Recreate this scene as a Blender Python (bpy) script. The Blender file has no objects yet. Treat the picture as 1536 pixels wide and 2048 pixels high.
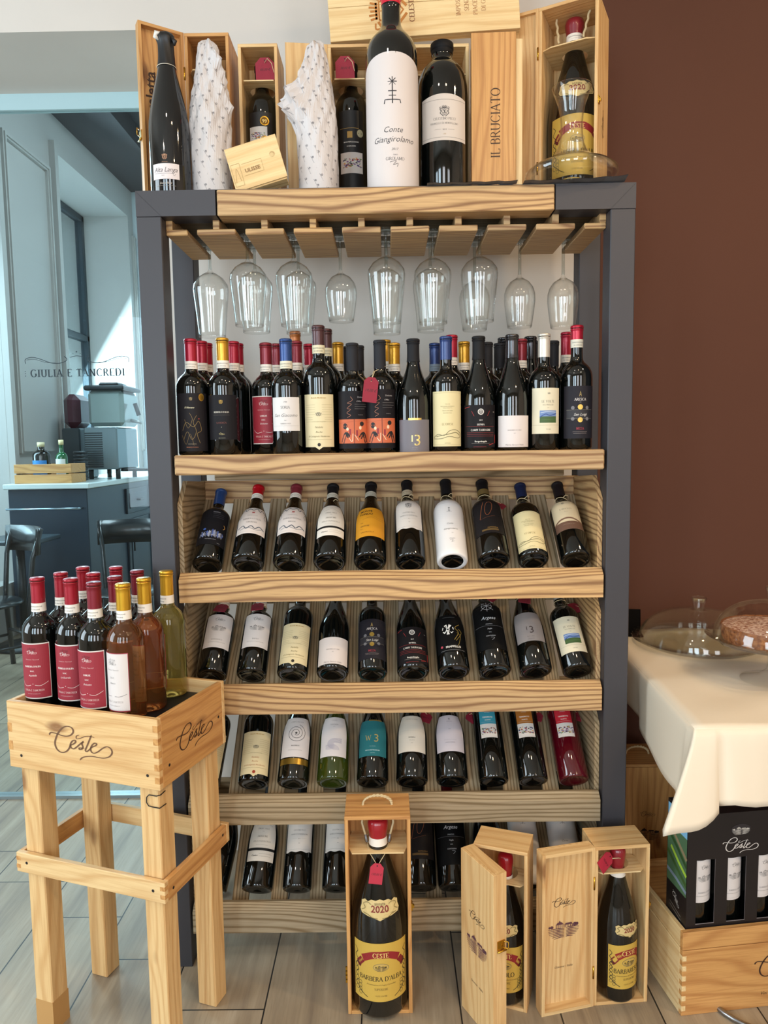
import bpy, bmesh, math, random
from mathutils import Vector, Matrix
from math import sin, cos, pi, radians, atan2, sqrt, tan
random.seed(7)
SC = bpy.context.scene
COL = SC.collection

# ------------------------------------------------------------------ camera
F_PX = 1430.0
CAM = Vector((-0.00327, -1.77593, 1.37235))
PITCH, YAW, ROLL = 0.0931940, -0.0062268, -0.0149809
_fwd = Vector((sin(YAW)*cos(PITCH), cos(YAW)*cos(PITCH), -sin(PITCH)))
_rt = Vector((cos(YAW), -sin(YAW), 0)); _up = _rt.cross(_fwd)
RT = _rt*cos(ROLL) + _up*sin(ROLL); UP = _up*cos(ROLL) - _rt*sin(ROLL)
cd = bpy.data.cameras.new('camera'); cam = bpy.data.objects.new('camera', cd); COL.objects.link(cam)
cd.sensor_fit = 'VERTICAL'; cd.sensor_height = 36.0; cd.lens = 36.0*F_PX/2048
cam.matrix_world = Matrix(((RT.x, UP.x, -_fwd.x, CAM.x), (RT.y, UP.y, -_fwd.y, CAM.y), (RT.z, UP.z, -_fwd.z, CAM.z), (0, 0, 0, 1)))
cd.clip_start = 0.05
SC.camera = cam

def U(px, py, X=None, Y=None, Z=None):
    """surveying: the point on a given real plane that the photo shows at a pixel"""
    d = RT*((px-768)/F_PX) - UP*((py-1024)/F_PX) + _fwd
    t = (Z-CAM.z)/d.z if Z is not None else ((Y-CAM.y)/d.y if Y is not None else (X-CAM.x)/d.x)
    return CAM + d*t

# ------------------------------------------------------------------ colour management, world
SC.view_settings.view_transform = 'Standard'; SC.view_settings.look = 'None'
SC.view_settings.gamma = 1.0; SC.view_settings.use_curve_mapping = False
SC.view_settings.exposure = -0.22
SC.cycles.transparent_max_bounces = 48; SC.cycles.max_bounces = 12; SC.cycles.diffuse_bounces = 5
w = bpy.data.worlds.new('world'); SC.world = w; w.use_nodes = True
w.node_tree.nodes['Background'].inputs[0].default_value = (0.66, 0.88, 1.0, 1)
w.node_tree.nodes['Background'].inputs[1].default_value = 1.4

def area(name, loc, target, sx, sy, power, col):
    l = bpy.data.lights.new(name, 'AREA'); l.shape = 'RECTANGLE'; l.size = sx; l.size_y = sy
    l.energy = power; l.color = col
    o = bpy.data.objects.new(name, l); COL.objects.link(o); o.location = loc
    o.rotation_euler = (Vector(target)-Vector(loc)).to_track_quat('-Z', 'Y').to_euler()
    return o
COOL = (0.80, 0.93, 1.0); WARM = (1.0, 0.72, 0.42); NEUT = (1.0, 0.90, 0.78)
# daylight through the four tall street windows behind the viewer
for wx, pw in ((-2.55, 50), (-1.35, 60), (0.15, 44), (1.9, 32)):
    area('street_window_light', (wx, -4.42, 1.75), (wx*0.5, 0, 1.1), 0.75, 2.1, pw, (0.70, 0.88, 1.0) if wx < 0 else (0.96, 0.96, 1.0))
# daylight through the window in the shop's left wall
area('street_window_light', (-3.45, -1.15, 1.8), (0.2, 0.1, 1.2), 1.5, 2.1, 84, (0.78, 0.91, 1.0))
# ceiling lamps of the shop
for lx, ly, pw, c in ((-0.45, -1.5, 3.5, NEUT), (0.55, -1.6, 8, WARM), (1.75, -1.0, 29, WARM), (1.5, -2.6, 33, WARM), (-1.4, -2.6, 8, NEUT)):
    area('ceiling_lamp_light', (lx, ly, 3.24), (lx, ly+0.15, 0), 0.14, 0.14, pw, c)
# daylight through the tall windows of the room behind the glass, plus an added fill
area('side_window_light', (-3.45, 5.4, 2.4), (-1.5, 4.9, 1.2), 1.5, 2.6, 430, (0.60, 0.88, 1.0))
area('far_fill_light', (-0.9, 3.4, 4.34), (-1.6, 3.6, 0), 1.4, 1.4, 150, (0.66, 0.90, 1.0))  # added fill to brighten the far room, unseen and not a known lamp
area('side_window_light', (-3.45, 2.75, 2.4), (-1.2, 2.2, 0.8), 0.9, 2.6, 120, (0.62, 0.88, 1.0))

# ------------------------------------------------------------------ materials
def lin(h):
    r = [int(h[i:i+2], 16)/255 for i in (0, 2, 4)]
    return tuple((c/12.92 if c <= .04045 else ((c+.055)/1.055)**2.4) for c in r)+(1,)
_M = {}
def mat(h, rough=.6, metal=0.0, coat=0.0, bump=0.0, bscale=200, spec=.5):
    k = (h, rough, metal, coat, bump, bscale, spec)
    if k in _M: return _M[k]
    m = bpy.data.materials.new('m_'+h); m.use_nodes = True; nt = m.node_tree; b = nt.nodes['Principled BSDF']
    b.inputs['Base Color'].default_value = lin(h); b.inputs['Roughness'].default_value = rough
    b.inputs['Metallic'].default_value = metal; b.inputs['Coat Weight'].default_value = coat
    b.inputs['Coat Roughness'].default_value = .05
    b.inputs['Specular IOR Level'].default_value = spec
    if bump:
        n = nt.nodes.new('ShaderNodeTexNoise'); n.inputs['Scale'].default_value = bscale; n.inputs['Detail'].default_value = 4
        tc = nt.nodes.new('ShaderNodeTexCoord'); nt.links.new(tc.outputs['Object'], n.inputs['Vector'])
        bp = nt.nodes.new('ShaderNodeBump'); bp.inputs['Strength'].default_value = bump; bp.inputs['Distance'].default_value = .002
        nt.links.new(n.outputs['Fac'], bp.inputs['Height']); nt.links.new(bp.outputs[0], b.inputs['Normal'])
    _M[k] = m
    return m
class NT:
    """little node helper"""
    def __init__(s, name):
        s.m = bpy.data.materials.new(name); s.m.use_nodes = True; s.t = s.m.node_tree; s.b = s.t.nodes['Principled BSDF']
    def n(s, typ, ins=None, **kw):
        x = s.t.nodes.new(typ)
        for k, v in kw.items(): setattr(x, k, v)
        for k, v in (ins or {}).items(): s.set(x.inputs[k], v)
        return x
    def set(s, sock, v):
        if isinstance(v, bpy.types.NodeSocket): s.t.links.new(v, sock)
        elif isinstance(v, bpy.types.Node): s.t.links.new(v.outputs[0], sock)
        else: sock.default_value = v
    def math(s, op, a, b=0.0, c=0.0):
        x = s.t.nodes.new('ShaderNodeMath'); x.operation = op
        for i, v in enumerate((a, b, c)): s.set(x.inputs[i], v)
        return x.outputs[0]
    def mix(s, f, a, b):
        x = s.t.nodes.new('ShaderNodeMix'); x.data_type = 'RGBA'
        s.set(x.inputs[0], f); s.set(x.inputs[6], a); s.set(x.inputs[7], b)
        return x.outputs[2]
    def ramp(s, f, stops):
        x = s.t.nodes.new('ShaderNodeValToRGB'); s.set(x.inputs[0], f); e = x.color_ramp.elements
        while len(e) < len(stops): e.new(.5)
        for i, (p, c) in enumerate(stops): e[i].position = p; e[i].color = c
        return x.outputs[0]
    def noise(s, vec, scale, detail=2, rough=.5):
        return s.n('ShaderNodeTexNoise', {'Vector': vec, 'Scale': scale, 'Detail': detail, 'Roughness': rough}).outputs['Fac']
WOODS = {  # light, dark ring line, knot, freq, contrast, weathering colour, roughness
 'rustic': ('d6aa70', '744c2a', '3e2412', 96, .85, '8d8471', .62),
 'grey':   ('b09671', '66502f', '3e2c19', 110, .8, '8a8676', .7),
 'pine':   ('dcb47c', 'b98348', '7a4a26', 46, .42, 'e9cf9c', .48),
 'orange': ('cb9759', '9c6230', '6a3a1c', 50, .5, 'd8a468', .48),
 'pale':   ('e3c48e', 'c79a5e', '8a5a30', 52, .4, 'efdcae', .5),
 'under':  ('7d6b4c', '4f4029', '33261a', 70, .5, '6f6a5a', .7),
}
_W = {}
def wood(kind, axis=0):
    k = (kind, axis)
    if k in _W: return _W[k]
    li, da, kn, fr, con, we, ro = WOODS[kind]
    t = NT('wood_%s_%s' % (kind, 'xyz'[axis]))
    tc = t.n('ShaderNodeTexCoord'); oi = t.n('ShaderNodeObjectInfo')
    off = t.n('ShaderNodeVectorMath', {0: (7.3, 3.1, 5.7)}, operation='SCALE'); t.set(off.inputs['Scale'], oi.outputs['Random'])
    p = t.n('ShaderNodeVectorMath', {0: tc.outputs['Object'], 1: off}, operation='ADD').outputs[0]
    sc = [1, 1, 1]; sc[axis] = .16
    st = t.n('ShaderNodeMapping', {'Vector': p, 'Scale': tuple(sc)}).outputs[0]
    sep = t.n('ShaderNodeSeparateXYZ', {0: p})
    a, b_ = [i for i in range(3) if i != axis]
    big = t.noise(st, 7, 2, .5)
    # sparse knots
    sk = [7.5, 7.5, 7.5]; sk[axis] = 3.4; sk[0 if axis == 1 else 1] = .8
    kp = t.n('ShaderNodeMapping', {'Vector': p, 'Scale': tuple(sk)}).outputs[0]
    vo = t.n('ShaderNodeTexVoronoi', {'Vector': kp, 'Scale': 1.0, 'Randomness': 1.0}).outputs['Distance']
    kd = t.math('SUBTRACT', vo, 0.0)
    pull = t.math('DIVIDE', .10, t.math('ADD', kd, .09))
    val = t.math('ADD', t.math('ADD', t.math('MULTIPLY', sep.outputs[a], fr), t.math('MULTIPLY', sep.outputs[b_], fr*.55)),
                 t.math('ADD', t.math('MULTIPLY', big, 7.5), t.math('MULTIPLY', pull, 2.2)))
    ring = t.math('ADD', t.math('MULTIPLY', t.math('SINE', t.math('MULTIPLY', val, 6.2832)), .5), .5)
    ring = t.math('POWER', ring, 3.0)
    sf = [150, 150, 150]; sf[axis] = 5
    fine = t.noise(t.n('ShaderNodeMapping', {'Vector': p, 'Scale': tuple(sf)}).outputs[0], 1.6, 3, .6)
    tone = t.noise(st, 3.0, 2, .5)
    base = t.mix(t.math('MULTIPLY', t.math('SUBTRACT', tone, .35), 1.6), lin(li), lin(we))
    c1 = t.mix(t.math('MULTIPLY', ring, con), base, lin(da))
    c2 = t.mix(t.math('MULTIPLY', t.math('SUBTRACT', fine, .44), 1.5), c1, lin(da))
    kf = t.ramp(kd, [(.05, (1, 1, 1, 1)), (.12, (0, 0, 0, 1))])
    c3 = t.mix(t.math('MULTIPLY', kf, .8), c2, lin(kn))
    t.set(t.b.inputs['Base Color'], c3); t.b.inputs['Roughness'].default_value = ro
    bp = t.n('ShaderNodeBump', {'Strength': .35, 'Distance': .0015, 'Height': t.math('ADD', fine, t.math('MULTIPLY', ring, -.4))})
    t.set(t.b.inputs['Normal'], bp)
    _W[k] = t.m
    return t.m

def thin_glass(name, tint, edge, refl=1.0, rough=.01):
    """clear thin glass: tinted transparency that darkens at grazing angles, plus a Fresnel reflection"""
    t = NT(name); t.t.nodes.remove(t.b)
    tr = t.n('ShaderNodeBsdfTransparent'); gl = t.n('ShaderNodeBsdfGlossy', {'Roughness': rough, 'Color': (refl, refl, refl, 1)})
    lw = t.n('ShaderNodeLayerWeight', {'Blend': .28})
    t.set(tr.inputs['Color'], t.mix(t.math('POWER', lw.outputs['Facing'], 3.2), tint, edge))
    geo = t.n('ShaderNodeNewGeometry')
    ior = t.math('SUBTRACT', 1.5, t.math('MULTIPLY', geo.outputs['Backfacing'], 1.5-1/1.5))
    fr = t.n('ShaderNodeFresnel', {'IOR': ior})
    mx = t.n('ShaderNodeMixShader', {0: fr.outputs[0], 1: tr.outputs[0], 2: gl.outputs[0]})
    t.t.links.new(mx.outputs[0], t.t.nodes['Material Output'].inputs['Surface'])
    return t.m
GLASS = thin_glass('clear_glass', (.985, .99, .985, 1), (.24, .28, .27, 1))
DOME = thin_glass('dome_glass', (.985, .985, .97, 1), (.6, .57, .5, 1))
PANE = thin_glass('pane_glass', (.95, .985, .99, 1), (.8, .9, .92, 1), .3)
def liquid(name, col, dens=1.0):
    t = NT(name); b = t.b
    b.inputs['Base Color'].default_value = lin(col); b.inputs['Roughness'].default_value = .02
    b.inputs['Transmission Weight'].default_value = dens; b.inputs['IOR'].default_value = 1.33
    b.inputs['Coat Weight'].default_value = .6; b.inputs['Coat Roughness'].default_value = .02
    return t.m
BLACKGLASS = mat('060807', .04, 0, .5)
GREENGLASS = mat('1c2208', .05, 0, .6)
OLIVEGLASS = liquid('olive_bottle_glass', '7f8f2c', .85)
PINKWINE = liquid('golden_pink_wine', 'c9854a', .92)
GOLDWINE = liquid('straw_wine', 'e6d67a', .92)
ROSEWINE = liquid('rose_wine', 'c81f35', .75)
METAL = mat('3b393d', .5, .15, 0, .12, 60)
BRASS = mat('c79a3a', .25, 1.0)
ROPE = mat('d3bd93', .85, 0, 0, .6, 900)
STRING = mat('c9b48c', .9)
TAGRED = mat('8e1a30', .7, 0, 0, .15, 500)
INK = mat('15110f', .6); BURN = mat('52301a', .8); BURN2 = mat('3c2018', .85)
WHITEPAPER = mat('e6dfd6', .6); CREAM = mat('dcc993', .6)

# ------------------------------------------------------------------ mesh builder
class MB:
    def __init__(s): s.v = []; s.f = []; s.mi = []; s.mats = []; s.sm = []
    def mid(s, m):
        if m not in s.mats: s.mats.append(m)
        return s.mats.index(m)
    def add(s, vs, fs, m, smooth=False, T=None):
        k = len(s.v); i = s.mid(m)
        for v in vs: s.v.append(tuple(T @ Vector(v)) if T else tuple(v))
        for f in fs: s.f.append(tuple(k+q for q in f)); s.mi.append(i); s.sm.append(smooth)
    def box(s, x0, x1, y0, y1, z0, z1, m, c=0.0, T=None):
        if x0 > x1: x0, x1 = x1, x0
        if y0 > y1: y0, y1 = y1, y0
        if z0 > z1: z0, z1 = z1, z0
        if c <= 0:
            vs = [(x, y, z) for z in (z0, z1) for y in (y0, y1) for x in (x0, x1)]
            s.add(vs, [(0, 2, 3, 1), (4, 5, 7, 6), (0, 1, 5, 4), (2, 6, 7, 3), (0, 4, 6, 2), (1, 3, 7, 5)], m, False, T); return
        c = min(c, (x1-x0)*.45, (y1-y0)*.45, (z1-z0)*.45)
        bm = bmesh.new()
        cx, cy, cz = (x0+x1)/2, (y0+y1)/2, (z0+z1)/2
        pts = []
        for sx in (-1, 1):
            for sy in (-1, 1):
                for sz in (-1, 1):
                    hx, hy, hz = (x1-x0)/2, (y1-y0)/2, (z1-z0)/2
                    for q in ((hx, hy-c, hz-c), (hx-c, hy, hz-c), (hx-c, hy-c, hz)):
                        pts.append((cx+sx*q[0], cy+sy*q[1], cz+sz*q[2]))
        bv = [bm.verts.new(q) for q in pts]
        bmesh.ops.convex_hull(bm, input=bv)
        bmesh.ops.recalc_face_normals(bm, faces=bm.faces)
        bm.verts.index_update()
        s.add([v.co[:] for v in bm.verts], [tuple(v.index for v in f.verts) for f in bm.faces], m, False, T)
        bm.free()
    def prism(s, poly, axis, a, b, m, T=None):
        """poly in the two other axes, extruded a..b along axis"""
        o = [i for i in range(3) if i != axis]; n = len(poly); vs = []
        for t_ in (a, b):
            for q in poly:
                p = [0, 0, 0]; p[axis] = t_; p[o[0]] = q[0]; p[o[1]] = q[1]; vs.append(tuple(p))
        fs = [tuple(range(n))[::-1], tuple(range(n, 2*n))]+[(i, (i+1) % n, n+(i+1) % n, n+i) for i in range(n)]
        s.add(vs, fs, m, False, T)
    def lathe(s, prof, m, seg=40, T=None, smooth=True, cap=True):
        vs = []; fs = []; n = len(prof)
        for r, z in prof:
            for i in range(seg):
                a = 2*pi*i/seg; vs.append((r*sin(a), -r*cos(a), z))
        for j in range(n-1):
            for i in range(seg):
                i2 = (i+1) % seg
                fs.append((j*seg+i, j*seg+i2, (j+1)*seg+i2, (j+1)*seg+i))
        if cap:
            if prof[0][0] > 1e-6: fs.append(tuple(range(seg))[::-1])
            if prof[-1][0] > 1e-6: fs.append(tuple(range((n-1)*seg, n*seg)))
        s.add(vs, fs, m, smooth, T)
    def tube(s, pts, r, m, seg=8, closed=False, smooth=True):
        pts = [Vector(p) for p in pts]; n = len(pts); vs = []; fs = []
        rr = r if isinstance(r, (list, tuple)) else [r]*n
        up = None
        for i, p in enumerate(pts):
            if closed: d = pts[(i+1) % n]-pts[i-1]
            else: d = pts[min(i+1, n-1)]-pts[max(i-1, 0)]
            d.normalize()
            if up is None:
                up = Vector((0, 0, 1)) if abs(d.z) < .9 else Vector((1, 0, 0))
            e1 = (up - d*up.dot(d))
            if e1.length < 1e-4: e1 = d.orthogonal()
            e1.normalize(); e2 = d.cross(e1); up = e1
            for k in range(seg):
                a = 2*pi*k/seg; vs.append(tuple(p+(e1*cos(a)+e2*sin(a))*rr[i]))
        for i in range(n if closed else n-1):
            j = (i+1) % n
            for k in range(seg):
                k2 = (k+1) % seg; fs.append((i*seg+k, i*seg+k2, j*seg+k2, j*seg+k))
        if not closed: fs += [tuple(range(seg))[::-1], tuple(range((n-1)*seg, n*seg))]
        s.add(vs, fs, m, smooth)
    def flat(s, v2, f2, fn, m):
        s.add([fn(u, v) for u, v in v2], f2, m)
    def build(s, name, parent=None, label=None, uv=None):
        me = bpy.data.meshes.new(name); me.from_pydata(s.v, [], s.f)
        for m in s.mats: me.materials.append(m)
        me.polygons.foreach_set('material_index', s.mi); me.polygons.foreach_set('use_smooth', s.sm)
        me.update()
        o = bpy.data.objects.new(name, me); COL.objects.link(o)
        if parent: o.parent = parent
        if label: o['label'] = label
        return o
def thing(name, label, cat, loc=(0, 0, 0), rz=0.0, group=None):
    o = bpy.data.objects.new(name, None); COL.objects.link(o); o.empty_display_size = .05
    o.location = loc; o.rotation_euler = (0, 0, rz); o['label'] = label; o['category'] = cat
    if group: o['group'] = group
    return o
def tag(o, label, cat, group=None):
    o['label'] = label; o['category'] = cat
    if group: o['group'] = group
    return o
def struct(o): o['kind'] = 'structure'; return o
def dup(root, label, loc=None, rz=None, group=None):
    r = root.copy(); COL.objects.link(r); r['label'] = label
    if loc is not None: r.location = loc
    if rz is not None: r.rotation_euler = (0, 0, rz)
    if group: r['group'] = group
    for ch in list(root.children):
        c = ch.copy(); COL.objects.link(c); c.parent = r
        for g in list(ch.children):
            d = g.copy(); COL.objects.link(d); d.parent = c
    return r

# ------------------------------------------------------------------ 2-D lettering
_T = {}
def font2d(text, shear=0.0, bold=0.0):
    k = (text, shear, bold)
    if k in _T: return _T[k]
    c = bpy.data.curves.new('t', 'FONT'); c.body = text; c.size = 1; c.shear = shear; c.offset = bold
    c.resolution_u = 2; c.align_x = 'CENTER'; c.fill_mode = 'FRONT' if hasattr(c, 'fill_mode') else c.fill_mode
    o = bpy.data.objects.new('t', c)
    me = bpy.data.meshes.new_from_object(o)
    v = [(q.co.x/.7, q.co.y/.7) for q in me.vertices]; f = [tuple(p.vertices) for p in me.polygons]
    bpy.data.objects.remove(o); bpy.data.meshes.remove(me); bpy.data.curves.remove(c)
    _T[k] = (v, f)
    return _T[k]
def ribbon(pts, wd, sub=.2):
    """pts 2-D; wd number or list of widths"""
    if sub:
        q = [pts[0]]; ww = [wd[0]] if isinstance(wd, (list, tuple)) else None
        for i in range(1, len(pts)):
            (xa, ya), (xb, yb) = pts[i-1], pts[i]; k = max(1, int(sqrt((xb-xa)**2+(yb-ya)**2)/sub+.5))
            for j in range(1, k+1):
                q.append((xa+(xb-xa)*j/k, ya+(yb-ya)*j/k))
                if ww is not None: ww.append(wd[i-1]+(wd[i]-wd[i-1])*j/k)
        pts = q; wd = ww if ww is not None else wd
    n = len(pts); v = []; f = []
    for i, (x, y) in enumerate(pts):
        x0, y0 = pts[max(i-1, 0)]; x1, y1 = pts[min(i+1, n-1)]
        dx, dy = x1-x0, y1-y0; L = sqrt(dx*dx+dy*dy) or 1; nx, ny = -dy/L, dx/L
        h = (wd[i] if isinstance(wd, (list, tuple)) else wd)/2
        v += [(x+nx*h, y+ny*h), (x-nx*h, y-ny*h)]
        if i: f.append((2*i-2, 2*i-1, 2*i+1, 2*i))
    return v, f
def join2(parts):
    v = []; f = []
    for a, b in parts:
        k = len(v); v += a; f += [tuple(k+q for q in t) for t in b]
    return v, f
def smooth2(pts, k=5):
    """Catmull-Rom through pts"""
    o = []; n = len(pts)
    for i in range(n-1):
        p0 = pts[max(i-1, 0)]; p1 = pts[i]; p2 = pts[i+1]; p3 = pts[min(i+2, n-1)]
        for j in range(k):
            t_ = j/k
            o.append(tuple(.5*(2*p1[d]+(p2[d]-p0[d])*t_+(2*p0[d]-5*p1[d]+4*p2[d]-p3[d])*t_**2+(3*p1[d]-p0[d]-3*p2[d]+p3[d])*t_**3) for d in range(2)))
    o.append(pts[-1]); return o
def arc(cx, cy, rx, ry, a0, a1, n=10):
    return [(cx+rx*cos(radians(a0+(a1-a0)*i/n)), cy+ry*sin(radians(a0+(a1-a0)*i/n))) for i in range(n+1)]
# serif capitals: advance, strokes, serif feet
def _caps():
    g = {}
    def S(ch, wd, strokes, serifs=()): g[ch] = (wd, strokes, serifs)
    A = arc
    S('A', .78, [[(.04, 0), (.36, 1)], [(.36, 1), (.70, 0)], [(.16, .36), (.57, .36)]], [(.04, 0), (.70, 0)])
    S('B', .66, [[(.12, 0), (.12, 1)], [(.12, 1), (.34, 1)]+A(.34, .77, .2, .23, 90, -90)+[(.12, .54)], [(.12, .54), (.36, .54)]+A(.36, .27, .23, .27, 90, -90)+[(.12, 0)]])
    S('C', .76, [A(.42, .5, .36, .5, 42, 318, 18)])
    S('D', .80, [[(.12, 0), (.12, 1)], [(.12, 1), (.3, 1)]+A(.3, .5, .42, .5, 90, -90, 14)+[(.12, 0)]])
    S('E', .62, [[(.12, 0), (.12, 1)], [(.12, 1), (.55, 1), (.55, .88)], [(.12, .52), (.46, .52)], [(.12, 0), (.57, 0), (.57, .14)]])
    S('F', .58, [[(.12, 0), (.12, 1)], [(.12, 1), (.53, 1), (.53, .88)], [(.12, .52), (.44, .52)]], [(.12, 0)])
    S('G', .82, [A(.43, .5, .37, .5, 42, 318, 18), [(.72, .42), (.72, .12)], [(.56, .42), (.8, .42)]])
    S('H', .80, [[(.12, 0), (.12, 1)], [(.66, 0), (.66, 1)], [(.12, .52), (.66, .52)]], [(.12, 0), (.12, 1), (.66, 0), (.66, 1)])
    S('I', .30, [[(.15, 0), (.15, 1)]], [(.15, 0), (.15, 1)])
    S('J', .40, [[(.26, 1), (.26, .1), (.12, -.06), (.02, 0)]], [(.26, 1)])
    S('L', .60, [[(.12, 0), (.12, 1)], [(.12, 0), (.56, 0), (.56, .16)]], [(.12, 1)])
    S('M', .94, [[(.1, 0), (.14, 1)], [(.14, 1), (.46, .1)], [(.46, .1), (.78, 1)], [(.78, 1), (.83, 0)]], [(.1, 0), (.83, 0)])
    S('N', .82, [[(.12, 0), (.12, 1)], [(.12, 1), (.68, 0)], [(.68, 0), (.68, 1)]], [(.12, 0), (.68, 1)])
    S('O', .84, [A(.42, .5, .36, .5, 0, 360, 24)])
    S('P', .62, [[(.12, 0), (.12, 1)], [(.12, 1), (.32, 1)]+A(.32, .74, .22, .26, 90, -90)+[(.12, .48)]], [(.12, 0)])
    S('Q', .84, [A(.42, .5, .36, .5, 0, 360, 24), [(.42, .05), (.78, -.18)]])
    S('R', .72, [[(.12, 0), (.12, 1)], [(.12, 1), (.32, 1)]+A(.32, .76, .21, .24, 90, -90)+[(.12, .52)], [(.34, .52), (.68, 0)]], [(.12, 0), (.68, 0)])
    S('S', .56, [smooth2([(.48, .84), (.28, 1), (.1, .8), (.2, .6), (.4, .43), (.49, .22), (.28, 0), (.07, .16)], 4)])
    S('T', .68, [[(.34, 0), (.34, 1)], [(.05, .86), (.05, 1), (.63, 1), (.63, .86)]], [(.34, 0)])
    S('U', .78, [[(.12, 1), (.12, .3)]+A(.39, .3, .27, .3, 180, 360, 10)+[(.66, 1)]], [(.12, 1), (.66, 1)])
    S('V', .76, [[(.05, 1), (.38, 0)], [(.38, 0), (.70, 1)]], [(.05, 1), (.70, 1)])
    S('W', 1.05, [[(.05, 1), (.3, 0)], [(.3, 0), (.52, .9)], [(.52, .9), (.76, 0)], [(.76, 0), (1.0, 1)]], [(.05, 1), (1.0, 1)])
    S('Y', .72, [[(.05, 1), (.36, .5)], [(.67, 1), (.36, .5)], [(.36, .5), (.36, 0)]], [(.36, 0), (.05, 1), (.67, 1)])
    S('Z', .66, [[(.08, .88), (.08, 1), (.56, 1)], [(.56, 1), (.06, 0)], [(.06, 0), (.6, 0), (.6, .14)]])
    S(' ', .34, []); S("'", .2, [[(.1, 1), (.07, .78)]]); S('.', .2, [[(.08, 0), (.08, .08)]])
    S(':', .26, [[(.12, .1), (.12, .2)], [(.12, .42), (.12, .52)], [(.12, .74), (.12, .84)]])
    S('-', .4, [[(.06, .4), (.34, .4)]])
    S('|', .3, [[(.15, -.2), (.15, 1.1)]])
    return g
CAPS = _caps()
def serif2d(text, weight=.12, track=.06):
    k = ('serif', text, weight)
    if k in _T: return _T[k]
    if any(c not in CAPS for c in text.upper()): return font2d(text)
    parts = []; x = 0
    for ch in text.upper():
        if ch not in CAPS: x += .4; continue
        wd, st, se = CAPS[ch]
        for pl in st:
            q = [(x+a, b) for a, b in pl]; n = len(q); ws = []
            for i in range(n):
                x0, y0 = q[max(i-1, 0)]; x1, y1 = q[min(i+1, n-1)]; L = sqrt((x1-x0)**2+(y1-y0)**2) or 1
                v = abs(y1-y0)/L; ws.append(weight*(.38+.62*v*v))
            if n == 2:  # mitre-free thick/thin diagonals
                up = (q[1][1]-q[0][1])*(q[1][0]-q[0][0])
                if up > 0 and abs(q[1][0]-q[0][0]) > .05: ws = [weight*.5]*2
            parts.append(ribbon(q, ws, 0))
        for a, b in se:
            parts.append(ribbon([(x+a-weight*1.05, b+(.02 if b < .5 else -.02)), (x+a+weight*1.05, b+(.02 if b < .5 else -.02))], .045))
        x += wd+track
    v, f = join2(parts); v = [(a-(x-track)/2, b) for a, b in v]
    _T[k] = (v, f)
    return _T[k]
def _logo():
    """flowing five-letter signature with a long tail, drawn as pen strokes; width about 2.15 for height 1"""
    raw = [
     ([(285, 188), (296, 170), (318, 160), (355, 166), (410, 180), (470, 199), (540, 206), (598, 190), (630, 152), (608, 108), (545, 91), (480, 108), (420, 160), (378, 228), (360, 290), (378, 348), (420, 386), (468, 397), (520, 382), (560, 346), (580, 312), (612, 302), (650, 280), (648, 256), (612, 262), (580, 300), (588, 340), (622, 354), (668, 332), (715, 300), (765, 270), (740, 296), (752, 330), (738, 356), (706, 362), (700, 346), (730, 345), (775, 350)], 19),
     ([(878, 196), (850, 250), (812, 320), (785, 368), (800, 388), (838, 366), (880, 336), (930, 318), (944, 300), (918, 290), (882, 312), (858, 352), (868, 392), (906, 406), (960, 388), (1020, 352), (1080, 332), (1130, 352), (1148, 400), (1112, 444), (1040, 462), (960, 456), (870, 442), (780, 446), (728, 462), (700, 488)], 17),
     ([(712, 194), (670, 206), (672, 236), (730, 230), (790, 212), (860, 210), (918, 228)], 12)]
    parts = []
    for pts, wd in raw:
        q = [((x-716)/400, -(y-0.129*(x-285)-230)/400) for x, y in pts]
        q = smooth2(q, 4); n = len(q); ws = []
        for i in range(n):
            x0, y0 = q[max(i-1, 0)]; x1, y1 = q[min(i+1, n-1)]; L = sqrt((x1-x0)**2+(y1-y0)**2) or 1
            e = min(1, .35+i/3, .35+(n-1-i)/4)
            ws.append(wd/400*(.62+.75*max(0, abs(y1-y0)/L-.2))*e)
        parts.append(ribbon(q, ws))
    return join2(parts)
LOGO = _logo()
def hill2d(n=7):
    """little engraving of a village on a hatched hill; width 2, height about 1"""
    parts = []
    for i in range(n):
        y = -.12-.09*i; hw = .98*sqrt(max(.05, 1-(i/(n+.5))**2))
        parts.append(ribbon([(-hw, y-.03*i*.3), (-hw*.3, y+.02), (.05, y-.01)], [.02, .055, .02])); parts.append(ribbon([(.13, y-.01), (hw*.4, y+.03), (hw, y)], [.02, .055, .02]))
    def poly(p): parts.append((p, [tuple(range(len(p)))]))
    poly([(-.5, .12), (.0, .12), (-.12, .26), (-.38, .26)]); poly([(-.32, .26), (-.18, .26), (-.25, .38)])
    for x in (-.46, -.34, -.22, -.1, .03): parts.append(ribbon([(x, -.08), (x, .12)], .045))
    poly([(.08, .06), (.56, .06), (.5, .17), (.12, .17)])
    for x in (.14, .28, .42, .54): parts.append(ribbon([(x, -.08), (x, .08)], .05))
    for cx, r in ((.7, .12), (.84, .1), (-.74, .1), (-.88, .07)):
        poly([(cx+r*cos(a*pi/5), .02+r*sin(a*pi/5)) for a in range(10)])
    return join2(parts)
HILL = hill2d()
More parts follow.
